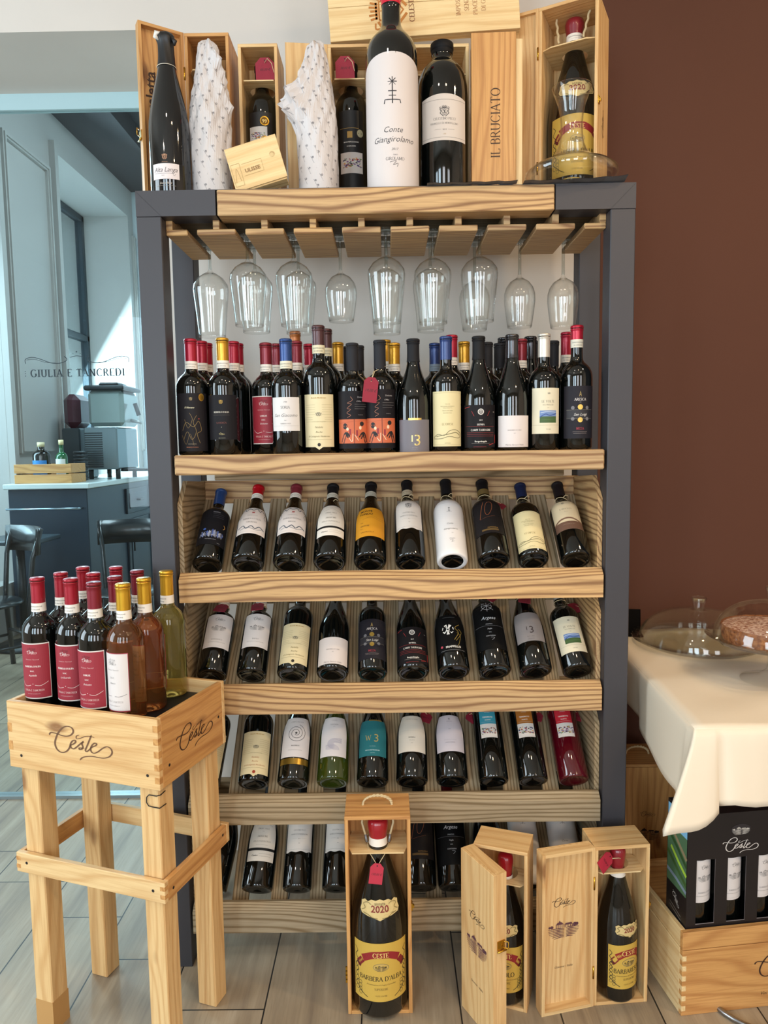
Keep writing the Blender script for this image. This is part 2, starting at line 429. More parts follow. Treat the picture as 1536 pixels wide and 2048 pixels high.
def crest2d():
    """heraldic shield with crown and scrolls; about 1 wide, 1.3 tall"""
    parts = []
    sh = [(-.26, .3), (.26, .3), (.28, -.05), (.14, -.3), (0, -.42), (-.14, -.3), (-.28, -.05)]
    parts.append(ribbon(sh+[sh[0]], .05))
    for s in (-1, 1):
        parts.append(ribbon(smooth2([(s*.3, .34), (s*.48, .2), (s*.36, .02), (s*.46, -.18), (s*.3, -.34), (s*.1, -.52)], 3), .075))
        parts.append(ribbon(smooth2([(s*.34, .42), (s*.5, .42), (s*.5, .28)], 3), .05))
    for i in range(5):
        x = -.24+.12*i; parts.append(ribbon([(x*.8, .36), (x, .56+.04*(i % 2))], .06))
    parts.append(ribbon([(-.24, .38), (.24, .38)], .07))
    parts.append(ribbon([(-.16, .2), (.14, -.2)], .07)); parts.append(ribbon([(.16, .2), (-.12, -.22)], .05)); parts.append(ribbon([(0, .26), (0, -.34)], .04))
    return join2(parts)
CREST = crest2d()
def flower2d():
    p = []
    for i in range(7):
        a = 2*pi*i/7+.2; d = (cos(a), sin(a)); n = (-d[1], d[0])
        p.append(([(d[0]*.08-n[0]*.04, d[1]*.08-n[1]*.04), (d[0]*.5-n[0]*.13, d[1]*.5-n[1]*.13), (d[0]*.5+n[0]*.13, d[1]*.5+n[1]*.13), (d[0]*.08+n[0]*.04, d[1]*.08+n[1]*.04)], [(0, 1, 2, 3)]))
    return join2(p)
def starmark2d():
    p = []
    for i in range(4):
        a = pi*i/4; p.append(ribbon([(-.3*cos(a), .55-.3*sin(a)), (.3*cos(a), .55+.3*sin(a))], [.03, .06]))
    p += [ribbon([(0, .5), (0, -.85)], .07), ribbon([(-.28, -.05), (.28, -.05)], .06), ribbon([(-.24, -.34), (.24, -.34)], .05), ribbon([(-.55, -.85), (-.5, -.6), (.5, -.6), (.56, -.82)], .06)]
    return join2(p)
STAR = starmark2d(); FLOWER = flower2d()
def spiral2d(t=3.2, wd=.05):
    pts = [(.16*a/ (2*pi)*cos(a)*2, .16*a/(2*pi)*sin(a)*2) for a in [i*2*pi*t/60 for i in range(12, 61)]]
    v, f = ribbon(pts, wd); d = [(.12*cos(k*pi/6), .12*sin(k*pi/6)) for k in range(12)]
    return join2([(v, f), (d, [tuple(range(12))])])
def maze2d():
    p = []
    for i in range(7):
        r = .14+.11*i
        p.append(ribbon([(1, r+.05)]+arc(0.1, 0.05, r, r, 90, 270, 10)[0:11]+[(.1, .05-r)], .035))
        p.append(ribbon([(-.95, -.95+r)]+arc(-.1, -.95, r, r, 90, -0, 8), .03))
    return join2(p)
def mosaic2d(seed, n=60):
    rd = random.Random(seed); out = {}
    for i in range(n):
        x, y = rd.uniform(-.92, .92), rd.uniform(-.92, .92); r = rd.uniform(.06, .16); a0 = rd.random()*6
        c = rd.choice(['2b2a55', '1a1a1a', 'a02433', 'd8902c', '5d7a35', '7a4a86', '303a66'])
        v = [(x+r*cos(a0+k*2*pi/5)*(1.2 if k % 2 else .8), y+r*sin(a0+k*2*pi/5)) for k in range(5)]
        out.setdefault(c, []).append((v, [(0, 1, 2, 3, 4)]))
    return {c: join2(p) for c, p in out.items()}
def cyl(R, z0, off=.0, u0=0.0, a0=0.0):
    def fn(u, v):
        a = (u+u0)/R+a0; return ((R+off)*sin(a), -(R+off)*cos(a), z0+v)
    return fn

# ------------------------------------------------------------------ printed surfaces
TS = [1.0]     # lettering scale of small bottle labels
def draw(mb, S, W, H, items):
    """S(u, v, off) maps metres on the sheet to space. items in fractions: u -1..1, v 0..1; sizes in mm"""
    hw = W/2
    lay = 0
    for it in items:
        k = it[0]; lay += 1; off = .00022+.00001*lay
        if k == 'r':
            _, u0, v0, u1, v1, col = it[:6]; n = max(1, int(abs(u1-u0)*hw/.004)); v = []; f = []
            for i in range(n+1):
                u = (u0+(u1-u0)*i/n)*hw; v += [(u, v0*H), (u, v1*H)]
                if i: f.append((2*i-2, 2*i, 2*i+1, 2*i-1))
            m = mat(col, *(it[6] if len(it) > 6 else (.6,)))
            mb.flat(v, f, lambda a, b: S(a, b, off-.0001), m); continue
        if k == 'e':
            _, u, v_, rx, ry, col = it[:6]; n = 28
            pts = [(u*hw+rx*.001*cos(2*pi*i/n), v_*H+ry*.001*sin(2*pi*i/n)) for i in range(n)]
            m = mat(col, *(it[6] if len(it) > 6 else (.6,)))
            mb.flat([(u*hw, v_*H)]+pts, [(0, 1+i, 1+(i+1) % n) for i in range(n)], lambda a, b: S(a, b, off-.00005), m); continue
        if k == 'l':
            _, pts, wd, col = it[:4]
            pts = [(a*hw, b*H) for a, b in pts]
            v, f = ribbon(pts, wd*.001, .003); mb.flat(v, f, lambda a, b: S(a, b, off), mat(col, .6)); continue
        if k == 't':
            _, text, u, v_, size, col, style = it[:7]
            if style == 's': v, f = serif2d(text)
            elif style == 'wx': v, f = serif2d(text, .21, .17)
            elif style == 'w': v, f = serif2d(text, .17)
            elif style == 'i': v, f = font2d(text, .35, -.005)
            elif style == 'b': v, f = font2d(text, 0, .02)
            elif style == 'bi': v, f = font2d(text, .3, .02)
            else: v, f = font2d(text)
            if not v: continue
            s = size*.001*TS[0]; xs = [a for a, b in v]; wd = (max(xs)-min(xs))*s
            lim = it[7]*hw*2 if len(it) > 7 else W*.93
            sx = s*min(1.0, lim/wd)
            m = mat(col, *(it[8] if len(it) > 8 else (.6,)))
            mb.flat([(u*hw+a*sx, v_*H+b*s) for a, b in v], f, lambda a, b: S(a, b, off), m); continue
        shp = {'logo': LOGO, 'hill': HILL, 'crest': CREST, 'star': STAR, 'flower': FLOWER}.get(k)
        if k == 'spiral': shp = spiral2d()
        if k == 'maze': shp = maze2d()
        if k == 'mosaic':
            _, u, v_, rx, ry, seed = it
            for c, (v, f) in mosaic2d(seed).items():
                mb.flat([(u*hw+a*rx*.001, v_*H+b*ry*.001) for a, b in v], f, lambda a, b: S(a, b, off), mat(c, .6))
            continue
        _, u, v_, size, col = it[:5]; v, f = shp; s = size*.001*(1+(TS[0]-1)*(1.6 if k == 'crest' else .6))
        rot = it[5] if len(it) > 5 else 0; sy = it[6] if len(it) > 6 else 1
        cr, sr = cos(radians(rot)), sin(radians(rot))
        mb.flat([(u*hw+(a*cr-b*sy*sr)*s, v_*H+(a*sr+b*sy*cr)*s) for a, b in v], f, lambda a, b: S(a, b, off), mat(col, .6))

def wrap_label(name, parent, R, z0, H, W, paper, items, top=None, bot=None, note=None, rfn=None):
    """paper wrapped on a bottle; top(u)/bot(u) give edge offsets in metres for u in -1..1"""
    mb = MB(); n = 30; m_ = 12; v = []; f = []
    RR = rfn or (lambda z: R)
    def S(u, z, off=.0):
        a = u/R; r = RR(z0+z)+off+.0006; return (r*sin(a), -r*cos(a), z0+z)
    for i in range(n+1):
        u = -1+2*i/n; b0 = bot(u) if bot else 0; t1 = H+(top(u) if top else 0)
        for j in range(m_+1): v.append(S(u*W/2, b0+(t1-b0)*j/m_))
    for i in range(n):
        for j in range(m_): a = i*(m_+1)+j; f.append((a, a+m_+1, a+m_+2, a+1))
    mb.add(v, f, paper, True)
    draw(mb, S, W, H, items)
    return mb.build(name, parent, note)
def plane_print(mb, O, ux, uz, items, W, H, lift=.0004):
    """print on a flat face: O = lower-left corner, ux/uz unit vectors, normal towards reader = ux x uz"""
    O = Vector(O); ux = Vector(ux); uz = Vector(uz); nn = ux.cross(uz)
    draw(mb, lambda u, v, off=0: tuple(O+ux*(W/2+u)+uz*v+nn*(lift+off)), W, H, items)

# ------------------------------------------------------------------ bottles
STYLES = {
 'bordeaux': [(.0, .045), (.45, .035), (.70, .012), (.86, 0), (.95, .004), (1.0, .02), (1.0, .30), (1.0, .575), (.985, .605), (.93, .635), (.82, .663), (.66, .687), (.50, .705), (.415, .722), (.375, .75), (.365, .80), (.365, .965), (.39, .968), (.39, .99), (.37, 1.0), (0, 1.0)],
 'burgundy': [(.0, .05), (.45, .04), (.70, .012), (.86, 0), (.95, .004), (1.0, .02), (1.0, .25), (1.0, .42), (.975, .47), (.91, .525), (.81, .58), (.69, .635), (.57, .685), (.46, .735), (.39, .78), (.355, .83), (.345, .87), (.345, .965), (.38, .968), (.38, .99), (.36, 1.0), (0, 1.0)],
 'magnum':   [(.0, .04), (.45, .03), (.72, .01), (.88, 0), (.96, .004), (1.0, .02), (1.0, .30), (1.0, .66), (.985, .70), (.93, .735), (.82, .765), (.66, .79), (.50, .81), (.42, .83), (.38, .86), (.37, .90), (.37, .97), (.40, .972), (.40, .99), (.37, 1.0), (0, 1.0)],
 'champagne': [(.0, .05), (.45, .04), (.72, .012), (.88, 0), (.96, .004), (1.0, .02), (1.0, .22), (1.0, .40), (.97, .47), (.89, .54), (.78, .61), (.65, .68), (.52, .75), (.42, .81), (.37, .87), (.345, .93), (.345, .95), (.37, .97), (.37, .99), (.34, 1.0), (0, 1.0)],
}
def prof_r(style, H, R):
    P = STYLES[style][4:]
    def r(z):
        q = z/H
        for (r0, z0), (r1, z1) in zip(P, P[1:]):
            if z0 <= q <= z1 and z1 > z0: return R*(r0+(r1-r0)*(q-z0)/(z1-z0))
        return R
    return r
_BM = {}
def bottle_parts(root, style, H, R, glass, cap, cap_lo=.805, band=None, caprough=.35, capmetal=.35, crimp=True):
    key = (style, round(H, 3), R, glass.name)
    if key in _BM:
        b = bpy.data.objects.new('bottle_body', _BM[key]); COL.objects.link(b); b.parent = root
    else:
        mb = MB(); mb.lathe([(r*R, z*H) for r, z in STYLES[style]], glass, 44, cap=False)
        b = mb.build('bottle_body', root); _BM[key] = b.data
    rf = prof_r(style, H, R); lo = cap_lo*H
    pr = []
    for i in range(9):
        z = lo+(H*.958-lo)*i/8; pr.append((rf(z)+.0009, z))
    rr = rf(H*.98)
    t_ = H*.958
    pr += [(rr+.0004, t_+.001), (rr+.0011, t_+.003)]
    if crimp: pr += [(rr+.0011, H-.0085), (rr-.0004, H-.0078), (rr-.0004, H-.0068), (rr+.0011, H-.006)]
    pr += [(rr+.0008, H-.001), (rr-.001, H+.0008), (0, H+.001)]
    mb = MB(); mb.lathe(pr, mat(cap, caprough, capmetal, .25 if capmetal > 0 else 0, 0, 200, .5 if capmetal > 0 else .2), 32, cap=False); mb.build('capsule', root)
    if band:
        mb = MB(); h = .018*H/.29
        mb.lathe([(rf(lo-h)+.0011, lo-h), (rf(lo-h/2)+.0012, lo-h/2), (rf(lo)+.0013, lo+.001)], mat(band, .6), 32, cap=False)
        R0 = rf(lo-h/2)
        draw(mb, lambda u, v, off=0: ((rf(lo-h+v)+off+.0012)*sin(u/R0), -(rf(lo-h+v)+off+.0012)*cos(u/R0), lo-h+v), R0*2.2, h,
             [('t', 'DENOMINAZIONE', .0, .58, h*150, '4a4a4a', 'f'), ('t', 'DI ORIGINE', .0, .22, h*150, '4a4a4a', 'f')])
        mb.build('neck_band', root)
    return rf

# every kind of wine on show: glass, capsule, label
K = 'eae2d6'
def L(v0, v1, wfac, paper, items, **kw): return dict(v0=v0, v1=v1, w=wfac, paper=paper, items=items, **kw)
def winetype(style, cap, label, band=None, cap_lo=.805, glass=BLACKGLASS, R=None, cr=.35, cm=.35, extra=None, crimp=True):
    return dict(style=style, cap=cap, label=label, band=band, cap_lo=cap_lo, glass=glass, R=R or (.0425 if style == 'burgundy' else .0395), cr=cr, cm=cm, extra=extra, crimp=crimp)
GOLDP = ('d2a33c', .3, .8)
def pen(col, *xy, wd=.5): return ('l', list(xy), wd, col)
horse = [('l', smooth2([(-.55, .36), (-.3, .5), (.1, .42), (.4, .52), (.55, .36), (.3, .3), (.45, .14)], 4), .9, '8d7440'), ('l', smooth2([(-.5, .2), (-.25, .34), (0, .2), (.25, .34), (.1, .5), (.3, .62)], 4), .8, '8d7440'),
         ('l', smooth2([(-.4, .55), (-.2, .4), (.05, .55), (-.1, .66)], 4), .7, '8d7440'), ('l', smooth2([(-.6, .28), (-.35, .12), (-.1, .3), (.1, .1)], 4), .7, '7d6436'), ('e', .42, .56, 1.6, 1.8, '8c2a2a')]
T = {}
T['knight'] = winetype('bordeaux', 'a3122e', L(.035, .53, 2.2, '201d20', [('crest', 0, .9, 5, 'b8a070'), ('t', 'Il Nerano', -.1, .74, 3.4, 'd8cfae', 'bi'), *horse, ('t', 'DENOMINAZIONE', 0, .12, 1.3, 'a99a80', 'f'), ('t', "NEBBIOLO D'ALBA", 0, .06, 2.2, 'b4704e', 's'), ('e', .62, .93, 7.5, 9.5, 'c4963e', (.3, .8)), ('e', .62, .93, 5.5, 7.5, '9a7428', (.35, .8))]), band=K)
T['rocca'] = winetype('bordeaux', 'd0982a', L(.13, .51, 2.1, '1d1b1e', [('crest', 0, .84, 6, 'd0a84a'), ('t', "NEBBIOLO D'ALBA", 0, .60, 2.9, 'd8d0c0', 'w'), ('l', [(-.5, .55), (.5, .55)], .25, '8a8070'), ('t', 'LA ROCCA', 0, .36, 3.2, '8d4a3c', 's', .62), ('e', 0, .28, .6, .6, 'd0c8a8'), ('logo', 0, .13, 5.6, 'd8c88c'), ('t', 'VIGNE DI GOVONE', 0, .03, 1.1, 'b0a888', 'f')]), band=K, cm=.6, cr=.3)
RED12 = '93202e'
def redlabel(txts): return L(.09, .52, 2.0, 'dcd4cc', [('r', -.97, .02, .97, .98, RED12), ('hill', 0, .9, 9, '6e1a24'), ('logo', 0, .84, 9.5, 'f2e6de'), ('t', 'Selezione Tancredi', 0, .70, 2.3, 'd8a8a4', 'i'),
    ('t', txts[0], 0, .57, 3.0, 'efe4dc', 'w'), ('t', txts[1], 0, .49, 2.4, 'efe4dc', 'w'), ('t', txts[2], 0, .41, 3.0, 'efe4dc', 'i'),
    ('l', smooth2([(-.8, .30), (-.5, .23), (-.12, .25)], 5), .7, 'efe4dc'), ('l', smooth2([(.12, .25), (.45, .24), (.85, .30)], 5), .7, 'efe4dc'), ('e', 0, .27, .9, .7, 'efe4dc'),
    ('t', 'GIULIA E TANCREDI', 0, .14, 3.3, 'e8c8c0', 's', .86), ('t', 'GOVONE MONFERRATO', 0, .085, 1.5, 'd8a8a4', 'f')])
T['redlangue'] = winetype('bordeaux', '7c1626', redlabel(('LANGHE', 'D.O.C.', 'Dolcetto')), band=K)
T['redbarbera'] = winetype('bordeaux', '9c1428', redlabel(("BARBERA D'ALBA", 'D.O.C.', 'Aquilella')), band=K)
T['rednebbiolo'] = winetype('bordeaux', '9c1428', redlabel(("NEBBIOLO D'ALBA", 'D.O.C.', 'La Guardia')), band=K)
def goldlabel(tx): return L(.09, .52, 1.9, '9c3440', [('r', -.965, .015, .965, .985, 'd6cdc8'), ('hill', 0, .88, 9, 'b0a8a4'), ('logo', 0, .82, 8.6, '2c2220'), ('t', 'Selezione Tancredi', 0, .70, 2.3, '8c8480', 'i'), ('t', tx, 0, .56, 3.0, '6a625e', 's', .6), ('t', 'Bianco', 0, .47, 3.0, '6a625e', 'i'),
    ('l', smooth2([(-.8, .30), (-.5, .25), (-.12, .26)], 5), .7, '2c2220'), ('l', smooth2([(.12, .26), (.45, .26), (.85, .30)], 5), .7, '2c2220'), ('t', 'GIULIA E TANCREDI', 0, .15, 3.2, 'a09894', 's', .86), ('t', 'GOVONE MONFERRATO', 0, .09, 1.5, 'a09894', 'f')])
T['goldpink'] = winetype('bordeaux', 'd4a22c', goldlabel('D.O.C.'), band=K, glass=PINKWINE, cm=.7, cr=.28)
T['goldwhite'] = winetype('bordeaux', 'd4a22c', goldlabel('ARNEIS'), band=K, glass=GOLDWINE, cm=.7, cr=.28)
T['soria'] = winetype('bordeaux', '1e3f78', L(.20, .49, 1.95, 'd8d2ce', [('t', '1700', 0, .84, 2.6, '4a4444', 's'), ('t', 'SORIA', 0, .66, 5.2, '4a4444', 's'), ('t', 'San Giacomo', 0, .42, 6.2, '55504e', 'i', .86), ('t', '2021', 0, .30, 1.8, '55504e', 's'), ('t', "BARBERA D'ASTI", 0, .20, 2.1, '55504e', 's'), ('l', [(-.9, .15), (.9, .15)], .25, '807a78')]), band='d9d2bb')
def nobilis(col, seal): return L(.05, .46, 2.1, 'dccda4', [('t', 'Bossola Monferrato', 0, .92, 2.6, 'a8843c', 'bi', .7), *[('l', [(-.86, .80-.045*i), (-.2, .80-.045*i)], .35, '8a7c58') for i in range(5)], *[('l', [(.2, .80-.045*i), (.86, .80-.045*i)], .35, '8a7c58') for i in range(5)],
    ('crest', 0, .62, 9.5, '2c3038', 0, .62), *[('l', [(-.86, .56-.04*i), (-.35, .56-.04*i)], .35, '8a7c58') for i in range(3)], *[('l', [(.35, .56-.04*i), (.86, .56-.04*i)], .35, '8a7c58') for i in range(3)], ('t', 'e il vino si beve con gli amici', 0, .475, 1.6, '6a5c3c', 'i'),
    ('t', 'Nobilis', 0, .36, 3.8, col, 'i'), ('t', 'Ruche', 0, .27, 3.6, col, 'i'), ('t', 'di Castagnole Monferrato', 0, .19, 3.0, col, 'i', .9), ('l', [(-.8, .14), (.8, .14)], .5, '8a7c58'), ('e', 0, .045, 4.0, 4.4, seal)],
    bot=lambda u: -.007*max(0, 1-abs(u)/.22)+.0*u)
T['nobilis'] = winetype('bordeaux', '4a2a2c', nobilis('6a5a34', '2a2018'), band='d9cfae', cap_lo=.845, R=.041)
T['nymph'] = winetype('bordeaux', '4a2a2c', nobilis('a4603a', '9c3018'), band='d9cfae', cap_lo=.845, R=.041)
sk = '141214'
couple = [('r', -.97, .09, .97, .51, 'c4623c'), ('l', [(-.97, .44), (.97, .50)], .5, '9c4628'), ('r', .06, .09, .10, .51, '6a3020'),
  ('e', -.44, .39, 6.4, 7.6, sk), ('e', -.30, .34, 3.4, 4.2, 'e8c8a8'), ('l', smooth2([(-.62, .10), (-.40, .26), (-.22, .20)], 4), 9.0, sk), ('l', smooth2([(-.2, .18), (-.05, .12), (.0, .26)], 4), 1.6, 'e8c8a8'),
  ('e', .52, .43, 5.8, 5.6, sk), ('e', .42, .36, 3.4, 4.6, 'e8c8a8'), ('l', smooth2([(.80, .10), (.62, .26), (.40, .18)], 4), 9.5, sk), ('l', smooth2([(.3, .14), (.18, .2), (.1, .24)], 4), 1.5, 'e8c8a8'), ('r', -.2, .24, -.1, .34, '8c2430'), ('r', .18, .22, .28, .32, '8c2430')]
vl = [*couple, ('t', 'Dolcetto', .50, .88, 3.0, 'b8b2b0', 'f', .42), ('t', "d'Alba", .36, .81, 2.8, 'b8b2b0', 'f'), ('l', [(.12, .77), (.85, .77)], .4, '908a88'), ('l', [(.12, .73), (.85, .73)], .4, '908a88'), ('l', [(.12, .69), (.7, .69)], .4, '908a88'), ('t', 'Vendemmia', .45, .58, 1.5, '908a88', 'f'),
      ('l', smooth2([(-.3, .54), (-.1, .58), (-.32, .62), (-.1, .68), (-.3, .70), (-.05, .77), (-.28, .79), (-.0, .84), (-.1, .9)], 4), .7, 'c08064')]
T['couple'] = winetype('bordeaux', '26262a', L(.04, .56, 2.3, '1c191c', vl), cap_lo=.75, cr=.6, cm=0)
T['thirteen'] = winetype('burgundy', '1c1c1f', L(.0, .285, 2.1, '6f6a70', [('t', '1', -.14, .32, 13, 'd8bc70', 's', .2, (.3, .6)), ('t', '3', .16, .20, 22, 'd8bc70', 'f', .34, (.3, .6)), ('r', -.35, .985, .4, 1.05, 'cfae62', (.3, .7)), ('t', 'UNDICI COMUNI', 0, .12, 1.2, 'a49c98', 's'), ('t', 'MONFERRATO', 0, .05, 1.6, 'a49c98', 's', .6)]), cap_lo=.80, cr=.6, cm=0)
T['difese'] = winetype('bordeaux', '1f366c', L(.045, .52, 2.15, 'dccd9e', [('l', [(-.92, .97), (.92, .97), (.92, .03), (-.92, .03), (-.92, .97)], .3, '5a5236'), *[('t', x, 0, y, 1.5, '7a6e48', 'f', z) for x, y, z in (('TOSCANA', .76, .3), ('INDICAZIONE GEOGRAFICA', .72, .62), ('TIPICA PRODOTTA', .69, .5), ('TENUTA SAN GUIDO', .64, .6), ('BOLGHERI ITALIA', .60, .45))],
   ('t', 'LE DIFESE', 0, .385, 4.0, '7c6a34', 's', .74), ('l', smooth2([(-.9, .16), (-.6, .22), (-.2, .2), (.1, .28), (.5, .30), (.9, .22), (.7, .15), (.1, .18), (-.4, .14), (-.9, .14)], 4), 1.3, '6a6244'), ('l', smooth2([(-.7, .18), (0, .22), (.5, .25), (.8, .2)], 4), 1.8, '7a7250'), ('t', 'BOTTIGLIA', 0, .05, 1.8, '5a5236', 's')]), cap_lo=.80, cm=.2)
T['campi'] = winetype('burgundy', '19191b', L(.03, .40, 2.2, '1a1719', [('e', 0, .84, 7.6, 7.6, 'd2ccc4'), ('e', 0, .84, 5.4, 5.4, '1a1719'), ('crest', 0, .84, 5.2, 'd2ccc4'), ('l', [(-.95, .93), (-.6, .96)], 1.2, 'b03030'), ('l', [(-.5, .86), (-.36, .74)], .8, 'b03030'), ('l', [(.5, .86), (.36, .74)], .8, 'b03030'), ('t', '14%', .8, .82, 1.9, 'b0a8a0', 'b'), ('t', '2019', 0, .63, 2.2, 'd2ccc4', 'b'), ('t', 'IRPINIA', 0, .52, 3.4, 'd2ccc4', 'w', .5),
   ('l', [(-.85, .495), (.85, .495)], .4, 'b03030'), ('t', 'CAMPI TAURASINI', 0, .39, 3.8, 'd2ccc4', 'w', .98), *[('l', [(-.8, .35-.04*i), (.8, .35-.04*i)], .45, 'a02c2c') for i in range(3)], ('t', 'Borgodangelo', 0, .13, 3.0, 'e0dad0', 'b', .7), ('l', [(-.5, .10), (.5, .10)], .4, 'b0a8a0'), ('l', [(.45, .06), (.8, .10)], 1.4, 'b03030'), ('l', [(-.4, .02), (.3, .02)], .6, 'b03030'), ('r', .93, .1, .98, .3, 'b03030')]), cap_lo=.80, cr=.6, cm=0)
T['madonna'] = winetype('burgundy', '4a484a', L(.03, .30, 2.15, 'd9cfcb', [('t', 'MADONNA DI COMO', 0, .52, 2.3, '6a605e', 's', .74), ('t', '2021', 0, .43, 1.4, '6a605e', 's'), ('t', 'Marina Sansoni Vitale', 0, .05, 3.0, '6a605e', 'i', .96)]), cap_lo=.80, cr=.2, cm=.8)
landscape = [('r', -.45, .24, .65, .51, '6c86b4'), ('r', -.45, .24, .65, .38, '3f5a30'), ('l', smooth2([(-.45, .36), (-.1, .43), (.2, .40), (.65, .44)], 5), 2.2, '38508c'), ('l', smooth2([(-.4, .46), (0, .48), (.6, .47)], 4), 1.2, 'c8d0dc'), ('l', [(-.4, .3), (.6, .32)], 1.4, '4c6c34')]
T['volte'] = winetype('bordeaux', 'cfc8bc', L(.14, .53, 2.0, 'd9cfb4', [('crest', .12, .88, 4.6, '3a3a40', 0, .5), ('t', 'LE VOLTE', .08, .68, 4.6, '6a6454', 's', .7), ('t', "DELL'ORNELLAIA", .08, .62, 2.2, '6a6454', 's', .66), ('t', '2021', .08, .56, 1.3, '6a6454', 's'), *landscape, ('l', [(-.95, .19), (.95, .19)], .35, '8a8060'), ('t', 'TOSCANA', .1, .09, 1.7, '6a6454', 's')]), cap_lo=.80, cr=.35, cm=.5)
T['aresca'] = winetype('bordeaux', 'ad1530', L(.09, .51, 2.2, '26242a', [('l', [(-.06, .80), (0, .90), (.06, .80)], .8, 'b49a5c'), ('e', 0, .835, 1.1, 1.1, 'b49a5c'), ('t', 'ARESCA', 0, .72, 5.0, 'cdc6c2', 'w', .6), ('t', '1972', 0, .685, 1.2, 'cdc6c2', 'f'), ('e', -.42, .585, 4.4, 4.4, '6e6c70'), ('e', .42, .585, 4.4, 4.4, '6e6c70'), ('e', 0, .60, 6.4, 6.4, 'c4a24e', (.3, .6)), ('r', -.8, .44, .8, .535, '26242a'), ('e', -.42, .375, 4.4, 4.4, '6e6c70'), ('e', .42, .375, 4.4, 4.4, '6e6c70'), ('e', 0, .355, 6.2, 6.2, 'c4a24e', (.3, .6)), ('r', -.8, .385, .8, .54, '26242a'),
   ('l', [(-.8, .545), (.8, .545)], .35, 'a8a08c'), ('l', [(-.8, .38), (.8, .38)], .35, 'a8a08c'), ('t', 'San Luigi', 0, .435, 5.0, 'e2dcd4', 'i', .8), ('t', 'NIZZA', 0, .17, 4.2, 'a83240', 'w'), ('l', [(-.42, .13), (.42, .13)], .5, '9a8c88'), ('l', [(-.38, .10), (.38, .10)], .5, '9a8c88')]), band='d9d2c0', cap_lo=.885, cm=.45)
# bottles of the slanted racks
T['night'] = winetype('bordeaux', '24457e', L(.16, .62, 2.2, '17171b', [('t', 'FANTINI', .1, .90, 2.6, '8c8c94', 'b', .3), *[('l', [(-.1, .86-.05*i), (.6, .86-.05*i)], .4, '5a5a62') for i in range(3)], *[('r', -.72+.062*i, .20+.02*((i*5) % 3), -.66+.062*i+.02*(i % 2), .30+.05*((i*7) % 5)/4+.07*math.exp(-((i-13)/5)**2), ['6c7080', '3c5498', '9a9eac', '50545f', '7a86a8'][(i*3) % 5]) for i in range(23)], *[('e', -.6+.13*((i*5) % 11), .25+.03*(i % 4), 1.4, 1.1, ['c8ccd8', '4c6cc0', 'a0a4b0'][i % 3]) for i in range(16)], ('l', smooth2([(.66, .60), (.76, .54), (.66, .48)], 5), 1.4, 'd8a050'), ('e', -.45, .42, 4, 3, '3c60b0'), ('t', 'MONTEPULCIANO', 0, .13, 1.8, '9a9aa2', 'f'), ('t', '750 ML', .5, .05, 1.5, '9a9aa2', 'f')]), cap_lo=.78, cm=.2)
def marchesi(a, b): return L(.26, .62, 2.0, 'dcd2cc', [('l', smooth2([(-.95, .80), (-.7, .93), (-.5, .85), (-.3, .95), (0, .88), (.3, .95), (.5, .84), (.7, .93), (.95, .80)], 4), 2.2, '3f4a58'), ('l', smooth2([(-.9, .9), (-.6, .97), (-.2, .92), (.2, .97), (.6, .92), (.9, .9)], 4), 1.2, '4a5664'), ('t', 'M', 0, .74, 5.5, 'a4242c', 'bi', .3), ('l', smooth2([(-.95, .78), (-.8, .66), (-.9, .56)], 4), 1.2, '4a5664'), ('l', smooth2([(.95, .78), (.8, .66), (.9, .56)], 4), 1.2, '4a5664'),
    ('t', 'MARRONE LUCETTE', 0, .64, 1.9, '7a7474', 's', .6), ('t', a, 0, .49, 3.9, '5a5656', 's', .84), ('t', b, 0, .37, 2.9 if len(b) < 9 else 3.6, '5a5656', 's', .7), ('l', smooth2([(-.85, .20), (-.5, .27), (-.3, .17), (0, .26), (.25, .17), (.5, .26), (.85, .18)], 4), 2.4, '46505c'), ('l', smooth2([(-.7, .14), (-.2, .2), (.3, .13), (.7, .2)], 4), 1.2, '5c6670'), ('l', [(-.9, .07), (.9, .07)], .4, 'a09894')])
T['alba'] = winetype('burgundy', 'b01420', marchesi("BARBERA D'ALBA", 'SUPERIORE'), band=K, cap_lo=.87, cr=.2, cm=0, crimp=False)
T['riserva'] = winetype('burgundy', '7c2c38', marchesi('BAROLO RISERVA', 'RINALDO'), band=K, cap_lo=.87, cr=.3, cm=0, crimp=False)
T['stelle'] = winetype('burgundy', '17171a', L(.22, .66, 1.9, 'e0d8cc', [('r', -1, .96, 1, 1.0, '2a2624'), ('t', '* * *', 0, .86, 3, '6a6258', 'f', .3), ('l', smooth2([(-.6, .74), (-.2, .80), (.05, .84), (.4, .78), (.7, .74)], 4), .5, '6a6258'), ('t', 'CINQUE STELLE', 0, .66, 3.0, '5a5450', 's', .84), ('t', '2018', 0, .61, 1.4, '5a5450', 's'), ('t', 'AMARONE', 0, .49, 3.8, '5a5040', 's', .7), ('t', 'DELLA VALPOLICELLA', 0, .39, 3.0, '5a5040', 's', .92), ('l', [(-.4, .33), (.4, .33)], .3, '8a8478'), ('r', -1, .215, 1, .27, '0c0b0c'), ('t', 'Classico', -.4, .10, 3.0, '5a5450', 'bi', .4), ('l', [(-.1, .15), (.8, .15)], .5, '8a8478'), ('l', [(-.1, .10), (.7, .10)], .5, '8a8478')]), band='c9c4b4', cap_lo=.86, cr=.5, cm=0)
